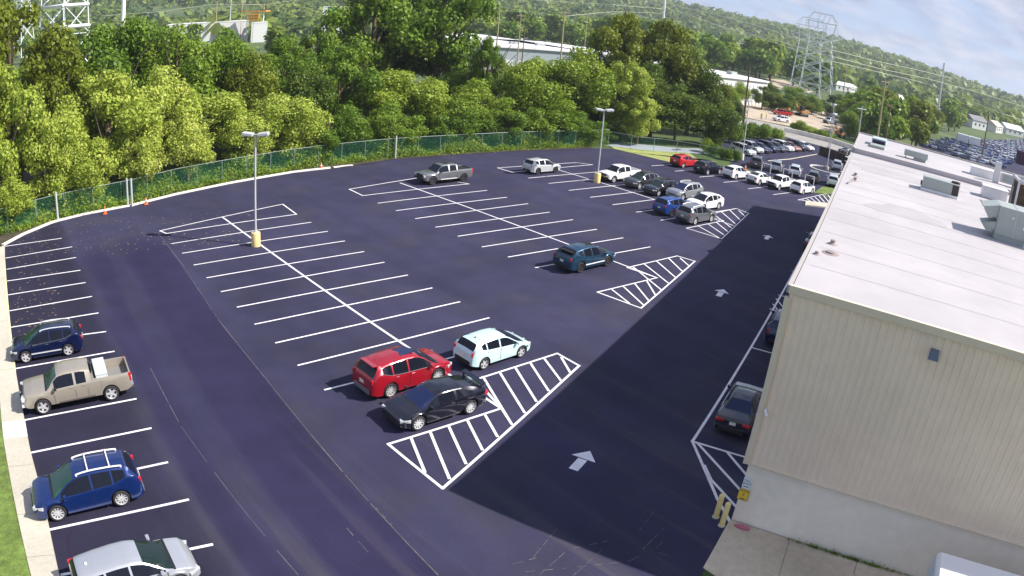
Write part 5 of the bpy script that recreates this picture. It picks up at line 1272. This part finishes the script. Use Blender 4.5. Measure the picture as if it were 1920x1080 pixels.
# middle distance trees, scattered over the flat land
KEEP = [[(885, 35), (1125, 60), (1130, 150), (885, 150)], [(1330, 100), (1460, 120), (1525, 175), (1475, 235), (1340, 215)], [(1360, 170), (1600, 195), (1600, 300), (1360, 290)],
        [(1720, 262), (1790, 248), (1920, 250), (1920, 345), (1720, 345)], [(600, 0), (650, 0), (650, 70), (600, 70)], [(300, 20), (510, 20), (510, 60), (300, 66)], [(1645, 172), (1725, 186), (1725, 232), (1645, 222)], [(1562, 155), (1615, 160), (1615, 195), (1562, 190)], [(1728, 198), (1768, 202), (1768, 232), (1728, 230)], [(1805, 228), (1910, 240), (1910, 270), (1805, 262)], [(1340, 88), (1400, 92), (1400, 112), (1340, 108)]]
ZON = [([(-40, 66), (640, 44), (640, 105), (-40, 130)], 20), ([(880, 56), (1260, 84), (1300, 140), (900, 104)], 42), ([(1240, 95), (1330, 100), (1500, 130), (1560, 150), (1560, 190), (1330, 155), (1250, 145)], 52),
       ([(1560, 150), (1700, 170), (1920, 236), (1920, 262), (1790, 250), (1735, 268), (1560, 215)], 66), ([(1600, 215), (1735, 245), (1735, 290), (1610, 270)], 18)]
cntm = 0; placed = []
for zi, (zp, n) in enumerate(ZON):
    xs_ = [p[0] for p in zp]; ys_ = [p[1] for p in zp]; tries = 0; got = 0
    while got < n and tries < n*60:
        tries += 1; x, y = rr.uniform(min(xs_), max(xs_)), rr.uniform(min(ys_), max(ys_))
        if not inpoly(x, y, zp): continue
        v = bearing(x, y)
        if v[2] > -.018: continue
        g = G(x, y); D = math.hypot(g.x-CAM[0], g.y-CAM[1])
        if any(inpoly(x, y, k_) for ki_, k_ in enumerate(KEEP) if not (D > 390 and ki_ < 2)): continue
        if any((g.x-q_.x)**2+(g.y-q_.y)**2 < (6+D*.012)**2 for q_ in placed): continue
        placed.append(g); got += 1; h = rr.uniform(8, 13)*(1.0 if D > 180 else .85)
        if zi in (1, 2) and D > 330: h = rr.uniform(14, 23)
        tone = rr.choice(['bright', 'mid', 'olive', 'mid', 'far']) if D < 350 else rr.choice(['far', 'bright', 'far', 'bright', 'mid', 'yellow' if rr.random() < .3 else 'mid'])
        zn = ['over the road left of the giants', 'behind the long white warehouse', 'around the far right warehouse', 'on the flat beyond the roof', 'just beyond the raised roof'][zi]
        g.z = terrain(g.x, g.y); tree(g, g.z+h, h*rr.uniform(.9, 1.3), tone, 'far' if D > 170 else 'round', 'leafy tree '+zn, 'trees '+zn, crown_lo=.08)
print('mid trees', len(placed))
# the forest on the hills and the closed canopy toward them: one mass
def forest():
    rg = np.random.default_rng(5); P = []; n = 15000; S = []
    az = rg.uniform(-.75, 1.62, n*2); d = np.sqrt(rg.uniform(430**2, 1950**2, n*2)); k = 0
    for a, dd in zip(az, d):
        x, y = CAM[0]+dd*math.sin(a), CAM[1]+dd*math.cos(a)
        if math.sin(x*.011+2)*math.sin(y*.013+x*.004) > .72: continue      # clearings
        if dd < 560 and rg.random() < .3: continue
        z = terrain(x, y)
        if dd < 540 and any(inpoly(*PX((x, y, z)), kk) for kk in KEEP): continue
        P.append((x, y, z)); S.append((4.5+7.5*rg.random()**1.6)*(1+.25*(dd > 1200)))
        if len(P) >= n: break
    P = np.array(P); S = np.array(S); m = 20; N = len(P)
    d = rg.normal(size=(N, m, 3)); d[:, :, 2] = np.abs(d[:, :, 2]); d /= np.linalg.norm(d, axis=2, keepdims=True)
    Q = P[:, None, :]+d*S[:, None, None]*np.array([1, 1, 1.45])*rg.uniform(.75, 1.0, (N, m, 1)); Q = Q.reshape(-1, 3); nr = (d+rg.normal(size=d.shape)*.35).reshape(-1, 3); nr /= np.linalg.norm(nr, axis=1, keepdims=True)
    s = np.repeat(S, m)[:, None]*rg.uniform(.45, .8, (N*m, 1))
    a = np.cross(nr, rg.normal(size=nr.shape)); a /= np.linalg.norm(a, axis=1, keepdims=True); b = np.cross(nr, a)
    V = np.empty((N*m, 4, 3)); V[:, 0] = Q-a*s*.6; V[:, 1] = Q-b*s*.5; V[:, 2] = Q+a*s*.6; V[:, 3] = Q+b*s*.5
    o = bpy.data.objects.new('forest', cards_mesh('forest', V.reshape(-1, 3), LEAF['hill'])); COL.objects.link(o); tag(o, kind='stuff')
forest()

# ------------------------------------------------------------------ far structures
def tower(base, ang, H, wbase, wtop, arm, label, r=.16):
    o = empty('transmission_tower', base, ang, label, 'transmission tower', 'lattice transmission towers'); zt = H*.72
    lg = MB(); br = MB(); am = MB()
    def corner(z, i): w_ = (wbase+(wtop-wbase)*min(z/zt, 1))/2; return Vector((w_*(1, 1, -1, -1)[i], w_*(1, -1, -1, 1)[i]*.9, z))
    for i in range(4): lg.tube(corner(0, i), corner(zt, i), r*1.3, r*1.1, n=4)
    lv = [0, .28, .52, .70, .86, 1.0]
    for a, b in zip(lv, lv[1:]):
        for i in range(4):
            j = (i+1) % 4; br.tube(corner(zt*a, i), corner(zt*b, j), r*.85, n=4); br.tube(corner(zt*a, j), corner(zt*b, i), r*.85, n=4); br.tube(corner(zt*b, i), corner(zt*b, j), r*.8, n=4)
    # window frame head: two masts, cross beams and outer arms
    zw = H*.9
    for s in (-1, 1):
        for y in (-wtop*.3, wtop*.3):
            am.tube((s*wtop*.5, y, zt), (s*wtop*.62, y*.6, zw), r, n=4); am.tube((s*wtop*.15, y, zt), (s*wtop*.2, y*.6, zw), r*.7, n=4)
            am.tube((s*wtop*.5, y, zt), (s*arm*.62, y*.3, zt+1.2), r*.8, n=4); am.tube((s*wtop*.56, y, zt+H*.08), (s*arm*.62, y*.3, zt+1.2), r*.7, n=4)
            am.tube((s*wtop*.62, y*.6, zw), (s*arm*.5, y*.2, zw-.2), r*.8, n=4); am.tube((s*wtop*.42, y*.6, H), (s*arm*.5, y*.2, zw+.6), r*.7, n=4); am.tube((s*wtop*.62, y*.6, zw), (s*wtop*.42, y*.6, H), r*.7, n=4)
        am.tube((s*arm*.5, 0, zw-.2), (s*arm*.5, 0, zt+.5), r*.6, n=4)
    for y in (-wtop*.18, wtop*.18):
        am.tube((-arm*.5, y, zw), (arm*.5, y, zw), r, n=4); am.tube((-wtop*.42, y, H), (wtop*.42, y, H), r*.8, n=4); am.tube((-arm*.6, y, zt), (arm*.6, y, zt), r, n=4)
        for k in range(6): x0 = -arm*.5+arm*k/6; am.tube((x0, y, zt), (x0+arm/6, y, zt+1.6 if k % 2 else zt), r*.5, n=4); am.tube((x0, y, zw), (x0+arm/12, y, H-.3 if abs(x0) < arm*.3 else zw), r*.5, n=4)
    mt = mat('tower_galvanised', (.74, .77, .77), .6, .1)
    lg.build('tower_legs', mt, o); br.build('lattice_bracing', mt, o); am.build('cross_arms', mt, o); return o
crs = math.atan2(RM[0][1], RM[0][0])
gt = G(1526, 192); tower(gt, crs-.35, HZ(gt, 1534, 24), 14.5, 9.5, 13.5, 'tall lattice transmission tower on the right against the sky', .15)
gt2 = G(1507, 186); tower(gt2, crs-.35, HZ(gt2, 1520, 34), 14, 9.0, 13.5, 'second lattice tower standing just behind the tall one on the right', .12)
tb = AT(120, 60, 300); tb = Vector((tb.x, tb.y, 0)); tower(tb, crs-.25, 66, 17, 12, 30, 'lattice transmission tower at the top left with white brace rings', .22)
m = MB()
for z in (16.2, 24.5):
    w_ = (17+(12-17)*(z/47.5))/2+.2
    for (x0, y0, x1, y1) in ((-1, -1, 1, -1), (1, -1, 1, 1), (1, 1, -1, 1), (-1, 1, -1, -1)): m.tube((x0*w_, y0*w_*.9, z), (x1*w_, y1*w_*.9, z), .7, n=6)
m.build_each('brace_bar', M_white, [q_ for q_ in bpy.data.objects if q_.get('label', '').startswith('lattice transmission')][0])
tb = AT(41, 20, 420); tower(Vector((tb.x, tb.y, 0)), crs-.25, 52, 12, 6, 20, 'smaller farther transmission tower at the very top left', .2)
def pole(xb, D, xt, yt, r, label, m=M_wood, arms=1, name='utility_pole', base=None):
    p = AT(xb, 100, D) if base is None else base; b = Vector((p.x, p.y, terrain(p.x, p.y))); H = HZ(b, xt, max(yt, 1))-b.z
    if yt < 1: H += (1-yt)*D/1400
    o = empty(name, b, crs+.3, label, name.replace('_', ' '), 'utility poles')
    MB().tube((0, 0, 0), (0, 0, H), r*1.25, r*.8, n=8).build('pole', m, o)
    for k in range(arms): MB().box((0, 0, H-.6-k*1.3), (2.6, .16, .18)).build('crossarm', m, o)
    return o
pole(0, 0, 1412, 125, .19, 'dark wooden pole right behind the slim white lamp post', arms=0, base=G(1392, 246))
for (xb, D, xt, yt, r, mm, lb) in [(1052, 200, 1062, 20, .22, M_woodl, 'tall pale utility pole in front of the long warehouse, right one'), (930, 205, 938, 17, .2, M_woodl, 'tall pale utility pole in front of the long warehouse, left one'),
     (971, 215, 978, 26, .16, M_woodl, 'thin pole in the middle of the long warehouse roof'), (980, 210, 984, 50, .16, M_wood, 'short dark pole in the middle of the long warehouse roof'), (1095, 330, 1099, 26, .2, M_woodl, 'distant pole behind the long warehouse'),
     (402, 430, 404, 2, .3, M_woodl, 'leftmost pole by the orange sign'), (428, 440, 430, -5, .28, M_polew, 'grey pole by the orange sign'), (449, 430, 451, 5, .3, M_woodl, 'pale pole left of the orange sign'), (490, 440, 493, 7, .3, M_woodl, 'pale pole right of the orange sign'),
     (1666, 170, 1682, 154, .2, M_woodl, 'tall tan utility pole beyond the raised roof'), (1682, 175, 1692, 200, .17, M_wood, 'short brown pole beside the tall tan one'), (1629, 150, 1634, 203, .12, M_polew, 'thin street lamp pole left of the tan pole'),
     (1872, 240, 1886, 222, .2, M_wood, 'brown pole above the crowded car park'), (1733, 200, 1737, 218, .16, M_wood, 'small brown pole among the trees beyond the roof'), (1590, 420, 1594, 108, .25, M_woodl, 'distant pole right of the transmission tower')]:
    pole(xb, D, xt, yt, r, lb, mm)
pole(1773, 400, 1784, 121, .55, 'steel grey monopole with short arms on the right skyline', M_polew, 3)
pole(1238, 330, 1244, -8, .6, 'white steel monopole at the top edge', M_white, 1); pole(229, 330, 233, -20, 1.1, 'white steel pillar at the top left edge', M_white, 0)
for (xb, D, yt, lb) in [(1306, 1700, -2, 'thin antenna mast on the ridge near the top edge'), (1411, 1700, 20, 'thin antenna mast on the skyline left of the tower'), (1597, 1600, 64, 'thin antenna mast on the skyline right of the tower')]:
    pole(xb, D, xb+1, yt, .5, lb, M_polew, 0, 'antenna_mast')
# water tower on the ridge
p = AT(1334, 30, 1600); b = Vector((p.x, p.y, terrain(p.x, p.y))); H = HZ(b, 1334, 12)-b.z
o = empty('water_tower', b, 0, 'small pale water tower on the far ridge', 'water tower'); MB().tube((0, 0, 0), (0, 0, H-8), 2.0, 1.6).build('column', M_white, o); MB().lathe([(0, -4), (5, -2.5), (6.5, 0), (5, 3), (0, 4.5)], c=(0, 0, H-6), n=16).build('tank', M_white, o, smooth=50)
# power lines
M_wire = mat('pale_cable', (.55, .55, .42), .6)
def wire(pts, label, r=.10):
    P = [AT(x, y, D) for x, y, D in pts]; m = MB()
    for i in range(len(P)-1):
        a, b_ = P[i], P[i+1]
        for k in range(5): p0, p1 = a.lerp(b_, k/5), a.lerp(b_, (k+1)/5); m.tube(p0, p1, r, n=5, cap=False)
    o = m.build('power_line', M_wire, None); tag(o, label, 'power line', 'power lines strung from the transmission tower')
wire([(1180, -14, 420), (1268, 11, 330), (1340, 27, 315), (1414, 47, 300), (1500, 74, 290), (1560, 94, 292), (1640, 114, 310), (1715, 130, 335), (1784, 147, 380)], 'topmost pale cable crossing behind the transmission tower')
wire([(1180, -3, 420), (1251, 15, 330), (1300, 31, 320), (1345, 47, 310), (1420, 67, 300), (1500, 89, 290), (1560, 106, 292), (1650, 129, 310), (1745, 149, 350), (1830, 172, 420), (1930, 203, 500)], 'middle pale cable crossing behind the transmission tower')
wire([(1330, 44, 312), (1386, 60, 305), (1440, 76, 295), (1500, 97, 290), (1560, 115, 292), (1650, 136, 310), (1731, 155, 340), (1879, 213, 360), (1930, 229, 380)], 'lowest pale cable crossing behind the transmission tower')
wire([(940, -4, 300), (1060, 4, 300), (1150, 9, 300), (1244, 17, 330)], 'cable along the top edge left of the white monopole', .07)
wire([(820, 8, 260), (937, 20, 215), (1062, 30, 205), (1150, 22, 260), (1244, 25, 330)], 'cable linking the tall pale poles over the warehouse', .05)
wire([(190, 30, 430), (300, 22, 430), (404, 8, 430), (451, 8, 430), (493, 9, 440), (600, -5, 440)], 'cable linking the poles by the orange sign', .10)

# far buildings
M_wroof = mat('white_far_roof', (.78, .75, .78), .6, noise=[(.05, .05, 3)]); M_wall1 = mat('blue_grey_far_wall', (.34, .39, .42), .7); M_wall2 = mat('tan_far_wall', (.55, .48, .40), .8); M_wall3 = mat('pale_far_wall', (.66, .66, .66), .7)
M_shingle = mat('grey_shingle', (.22, .21, .23), .9); M_win = mat('far_window', (.03, .04, .05), .2)
def GT(x, y):
    v = bearing(x, y); s = 60/math.hypot(v[0], v[1])
    for k in range(700):
        p = CAM+v*s
        if p[2] <= max(terrain(p[0], p[1]), 0): return Vector((p[0], p[1], terrain(p[0], p[1])))
        s += 4/math.hypot(v[0], v[1])
    return G(x, y+3)
def quadbuilding(name, corners, H, label, wall, pil=False, drop=.8):
    """corners: plan points, eaves height H"""
    o = empty(name, corners[0], 0, label, 'building'); O = corners[0]; P = [c-O for c in corners]; P = [Vector((p.x, p.y, 0)) for p in P]
    ar = sum(P[i].x*P[(i+1) % len(P)].y-P[(i+1) % len(P)].x*P[i].y for i in range(len(P)))
    if ar < 0: P = P[::-1]
    MB().prism([(p.x, p.y) for p in P], -1, H-.5).build('wall', wall, o)
    cx_ = sum(p.x for p in P)/len(P); cy_ = sum(p.y for p in P)/len(P)
    MB().prism([(cx_+(p.x-cx_)*1.01, cy_+(p.y-cy_)*1.01) for p in P], H-.5, H).build('roof', M_wroof, o)
    return o, P
def topxy(x, y, z): return G(x, y, z)
def rect_building(name, a, b, depth, H, label, wall, D=None, **k):
    """front eaves from bearing a to bearing b at height H, 'depth' metres deep away from the camera"""
    A, B = (G(a[0], a[1], H), G(b[0], b[1], H)) if D is None else (AT(a[0], a[1], D), AT(b[0], b[1], D))
    if D: H = A.z
    d = (B-A); d.z = 0; n = Vector((-d.y, d.x, 0)).normalized()
    if n.dot(A-Vector((CAM[0], CAM[1], 0))) < 0: n = -n
    A.z = B.z = 0
    return quadbuilding(name, [A, B, B+n*depth, A+n*depth], H, label, wall, **k)+((A, B, n),)
o, P, (A, B, n_) = rect_building('long_warehouse', (900, 84), (1112, 99), 115, 8.0, 'long white roofed warehouse behind the tree belt', M_wall1)
d = (B-A).normalized(); L_ = (B-A).length
for k in range(3): MB().box(d*(L_*(.25+.25*k))+n_*20+Vector((0, 0, 8.4)), (3, 2, .8), rz=math.atan2(d.y, d.x)).build('roof_unit', M_rtu, o)
for k in range(10):
    c_ = d*(L_*(.05+.1*k))-n_*.05; MB().box(c_+Vector((0, 0, 2.2)), (2.6, .2, 3.2), rz=math.atan2(d.y, d.x)).build('dock_door', M_wall3, o)
rect_building('annex_building', (908, 53), (968, 59), 24, 7.5, 'low white roofed annex behind the long warehouse', M_wall3)
o, P, (A, B, n_) = rect_building('dock_warehouse', (1340, 140), (1440, 152), 105, 8.0, 'white roofed warehouse with a row of dock doors on the right', M_wall3)
d = (B-A).normalized(); L_ = (B-A).length; rz_ = math.atan2(d.y, d.x)
for k in range(14):
    c_ = d*(L_*(.04+.07*k))-n_*.06; MB().box(c_+Vector((0, 0, 4.9)), (L_*.035, .2, 2.6), rz=rz_).build('upper_panel', M_white, o); MB().box(c_+Vector((0, 0, 1.6)), (L_*.035, .22, 2.6), rz=rz_).build('dock_door', M_white, o)
m = MB(); m.box(d*(L_/2)-n_*.1+Vector((0, 0, 3.3)), (L_, .3, .5), rz=rz_); m.build('canopy_band', M_wall1, o)
m = MB(); m.box(d*(L_*.7)+n_*8+Vector((0, 0, 8.5)), (3, 2, 1), rz=rz_); m.build('roof_unit', M_rtu, o)
rect_building('roadside_building', (316, 46), (466, 41), 26, 6.5, 'low grey roofed building over the road at the top left', M_wall3, D=430)
o, P, _ = rect_building('white_shop', (472, 42), (502, 42), 16, 9, 'white shop building beside the orange sign', M_white, D=410)
rect_building('white_corner_building', (606, 12), (648, 14), 22, 11, 'bright white corner building behind the green shop sign', M_white, D=300)
def sign_far(x, y, D, w_, h_, col, lb, nm):
    p = AT(x, y, D); o = empty('billboard', Vector((p.x, p.y, 0)), crs, lb, 'sign', 'roadside signs'); MB().box((0, 0, p.z), (w_, .6, h_)).build('sign_board', mat(nm, col, .5), o)
    MB().tube((0, 0, 0), (0, 0, p.z), .3).build('sign_post', M_polew, o)
    m = MB(); [m.box((dx, -.34, p.z+dz), (w_*.16, .04, h_*.16)) for dx in (-w_*.3, -w_*.08, w_*.14, w_*.34) for dz in (h_*.18, -h_*.18)]; m.build_each('sign_text', mat(nm+'_marks', (.25, .12, .02) if 'orange' in nm else (.7, .9, .85), .6), o)
sign_far(476, 32, 400, 6.2, 4.0, (.85, .42, .03), 'orange roadside sign between the pale poles', 'orange_sign_face')
sign_far(627, 24, 270, 4.6, 3.6, (.05, .45, .30), 'green and white round shop sign at the top', 'green_sign_face')
p = AT(480, 18, 420); o = empty('canopy', Vector((p.x, p.y, 0)), crs, 'orange striped filling canopy behind the orange sign', 'canopy'); MB().box((0, 0, p.z-1), (15, 8, .7)).build('canopy_roof', mat('orange_fascia', (.75, .30, .08), .6), o)
m = MB(); [m.tube((x, 0, 0), (x, 0, p.z-1.2), .3) for x in (-5, 5)]; m.build_each('canopy_post', M_white, o)
def house(x, y, w_, d_, h_, lb, wall=M_wall3, roof=M_shingle, rot=0.):
    g = GT(x, y); o = empty('house', g, crs+rot, lb, 'house', 'small houses among the far trees')
    MB().box((0, 0, h_/2), (w_, d_, h_)).build('wall', wall, o)
    m = MB(); m.add([(-w_/2-.4, -d_/2-.4, h_), (w_/2+.4, -d_/2-.4, h_), (w_/2+.4, d_/2+.4, h_), (-w_/2-.4, d_/2+.4, h_), (-w_/2-.4, 0, h_+d_*.3), (w_/2+.4, 0, h_+d_*.3)], [(0, 1, 5, 4), (2, 3, 4, 5), (0, 4, 3), (1, 2, 5), (0, 3, 2, 1)]); m.build('roof', roof, o)
    for k in (-.28, .0, .28): MB().box((k*w_, -d_/2-.03, h_*.55), (1.3, .1, 1.3)).build('window', M_win, o)
for a in [(1575, 170, 14, 8, 4, 'white house right of the transmission tower foot', M_white, M_white, .2), (1592, 172, 9, 7, 4, 'small white house next to the tower foot house', M_white, M_white, .5), (1668, 196, 18, 9, 5, 'white house group behind the tall tan pole', M_white, M_wroof, .1),
          (1690, 204, 14, 9, 4, 'grey white house right of the tall tan pole', M_wall3, M_wroof, .4), (1745, 212, 12, 8, 4, 'small white house left of the steel monopole foot', M_white, M_shingle, -.2), (1826, 240, 14, 9, 5, 'white gabled house above the crowded car park', M_white, M_shingle, .2),
          (1860, 246, 16, 10, 4, 'tan roofed house above the crowded car park', M_wall3, M_wall2, .6), (1893, 252, 18, 10, 4, 'pale green roofed house above the crowded car park', M_wall3, M_wroof, .1), (1640, 180, 9, 7, 4, 'tiny white house left of the tan pole', M_white, M_shingle, .3),
          (1353, 96, 16, 10, 6, 'pale house on the slope left of the dock warehouse', M_wall3, M_shingle, .1), (1386, 100, 14, 12, 8, 'blue grey block on the slope behind the dock warehouse', M_wall1, M_shingle, .1), (1770, 196, 22, 10, 5, 'grey roofed row house near the steel monopole', M_wall3, M_shingle, .1), (1716, 184, 20, 10, 5, 'distant white roofed house in the trees', M_white, M_wroof, .0)]: house(*a)
# concrete barrier wall along the road and dark retaining wall behind the second car park
ribbon([G(1470, 247), G(1500, 253), G(1560, 268), G(1615, 286)], .5, 1.0, 'road_barrier', M_kerb, label='pale concrete barrier along the road beyond the second car park', cat='barrier')
ribbon([G(1536, 289), G(1552, 294), G(1600, 312)], .4, 1.6, 'retaining_wall', mat('dark_timber_wall', (.05, .035, .03), .9), label='dark timber wall at the edge of the second car park', cat='wall')
o = empty('metal_gate', G(1427, 322), math.atan2(-11, 1.5), 'small white tubular gate frames between the two car parks', 'gate'); m = MB()
for k in range(3):
    x0 = k*3.4
    m.tube((x0, 0, 0), (x0, 0, 1.3), .06); m.tube((x0+1.4, 0, 0), (x0+1.4, 0, 1.3), .06); m.tube((x0, 0, 1.3), (x0+1.4, 0, 1.3), .06)
m.build_each('gate_frame', M_white, o)
MB().lathe([(3.0, 0), (3.0, .16), (2.75, .16), (2.75, .0)], n=28).build('kerb_ring', M_kerb, None, kind='structure').location = G(1550, 319)

# two people in yellow in the gravel yard
def person(base, lb, ang):
    V = [(0, 0, .95), (0, 0, 1.2), (0, 0, 1.42), (0, 0, 1.52), (0, .02, 1.68), (.0, .10, .88), (.03, .11, .48), (0, .12, .06), (.14, .12, .03), (0, -.10, .88), (-.03, -.11, .48), (-.02, -.12, .06), (.12, -.12, .03), (0, .19, 1.40), (.02, .24, 1.12), (.10, .22, .88), (0, -.19, 1.40), (.02, -.24, 1.12), (.12, -.20, .90)]
    Rr = [.15, .15, .15, .06, .105, .085, .06, .045, .035, .085, .06, .045, .035, .06, .045, .03, .06, .045, .03]
    E_ = [(0, 1), (1, 2), (2, 3), (3, 4), (0, 5), (5, 6), (6, 7), (7, 8), (0, 9), (9, 10), (10, 11), (11, 12), (2, 13), (13, 14), (14, 15), (2, 16), (16, 17), (17, 18)]
    me = bpy.data.meshes.new('person'); me.from_pydata(V, E_, []); o = bpy.data.objects.new('person', me); COL.objects.link(o); o.location = base; o.rotation_euler = (0, 0, ang)
    sk = o.modifiers.new('s', 'SKIN'); sv = me.skin_vertices[0].data if me.skin_vertices else None
    if sv is None:
        me.attributes  # skin layer is made by the modifier in edit mode only
    o.modifiers.new('u', 'SUBSURF').levels = 1
    if me.skin_vertices:
        for i, r_ in enumerate(Rr): me.skin_vertices[0].data[i].radius = (r_, r_)
        me.skin_vertices[0].data[0].use_root = True
    m = bpy.data.materials.new('work_clothes'); m.use_nodes = True; nt = m.node_tree; N = nt.nodes; tc = N.new('ShaderNodeTexCoord'); sp_ = N.new('ShaderNodeSeparateXYZ'); nt.links.new(tc.outputs['Object'], sp_.inputs[0])
    cr = N.new('ShaderNodeValToRGB'); cr.color_ramp.interpolation = 'CONSTANT'; e = cr.color_ramp.elements; e[0].color = (.02, .02, .03, 1); e[1].position = .5; e[1].color = (.65, .62, .08, 1); k = e.new(.80); k.color = (.45, .28, .2, 1); k = e.new(.88); k.color = (.75, .72, .2, 1)
    mr = N.new('ShaderNodeMapRange'); mr.inputs[2].default_value = 1.85; nt.links.new(sp_.outputs[2], mr.inputs[0]); nt.links.new(mr.outputs[0], cr.inputs[0]); nt.links.new(cr.outputs[0], N['Principled BSDF'].inputs['Base Color']); me.materials.append(m)
    tag(o, lb, 'person')
person(G(1427, 224), 'person in yellow work vest standing in the gravel yard, left of two', .3); person(G(1436, 224), 'person in yellow work vest standing in the gravel yard, right of two', 2.2)

# ------------------------------------------------------------------ haze
m = bpy.data.materials.new('haze'); m.use_nodes = True; nt = m.node_tree; N = nt.nodes; N.clear(); out = N.new('ShaderNodeOutputMaterial'); v = N.new('ShaderNodeVolumePrincipled')
v.inputs['Color'].default_value = (.80, .88, 1, 1); v.inputs['Density'].default_value = .00019; v.inputs['Anisotropy'].default_value = .2; nt.links.new(v.outputs[0], out.inputs['Volume'])
if True:
    o = MB().box((CAM[0], CAM[1], 110), (10400, 10400, 222.0)).build('haze', m, None, kind='stuff')
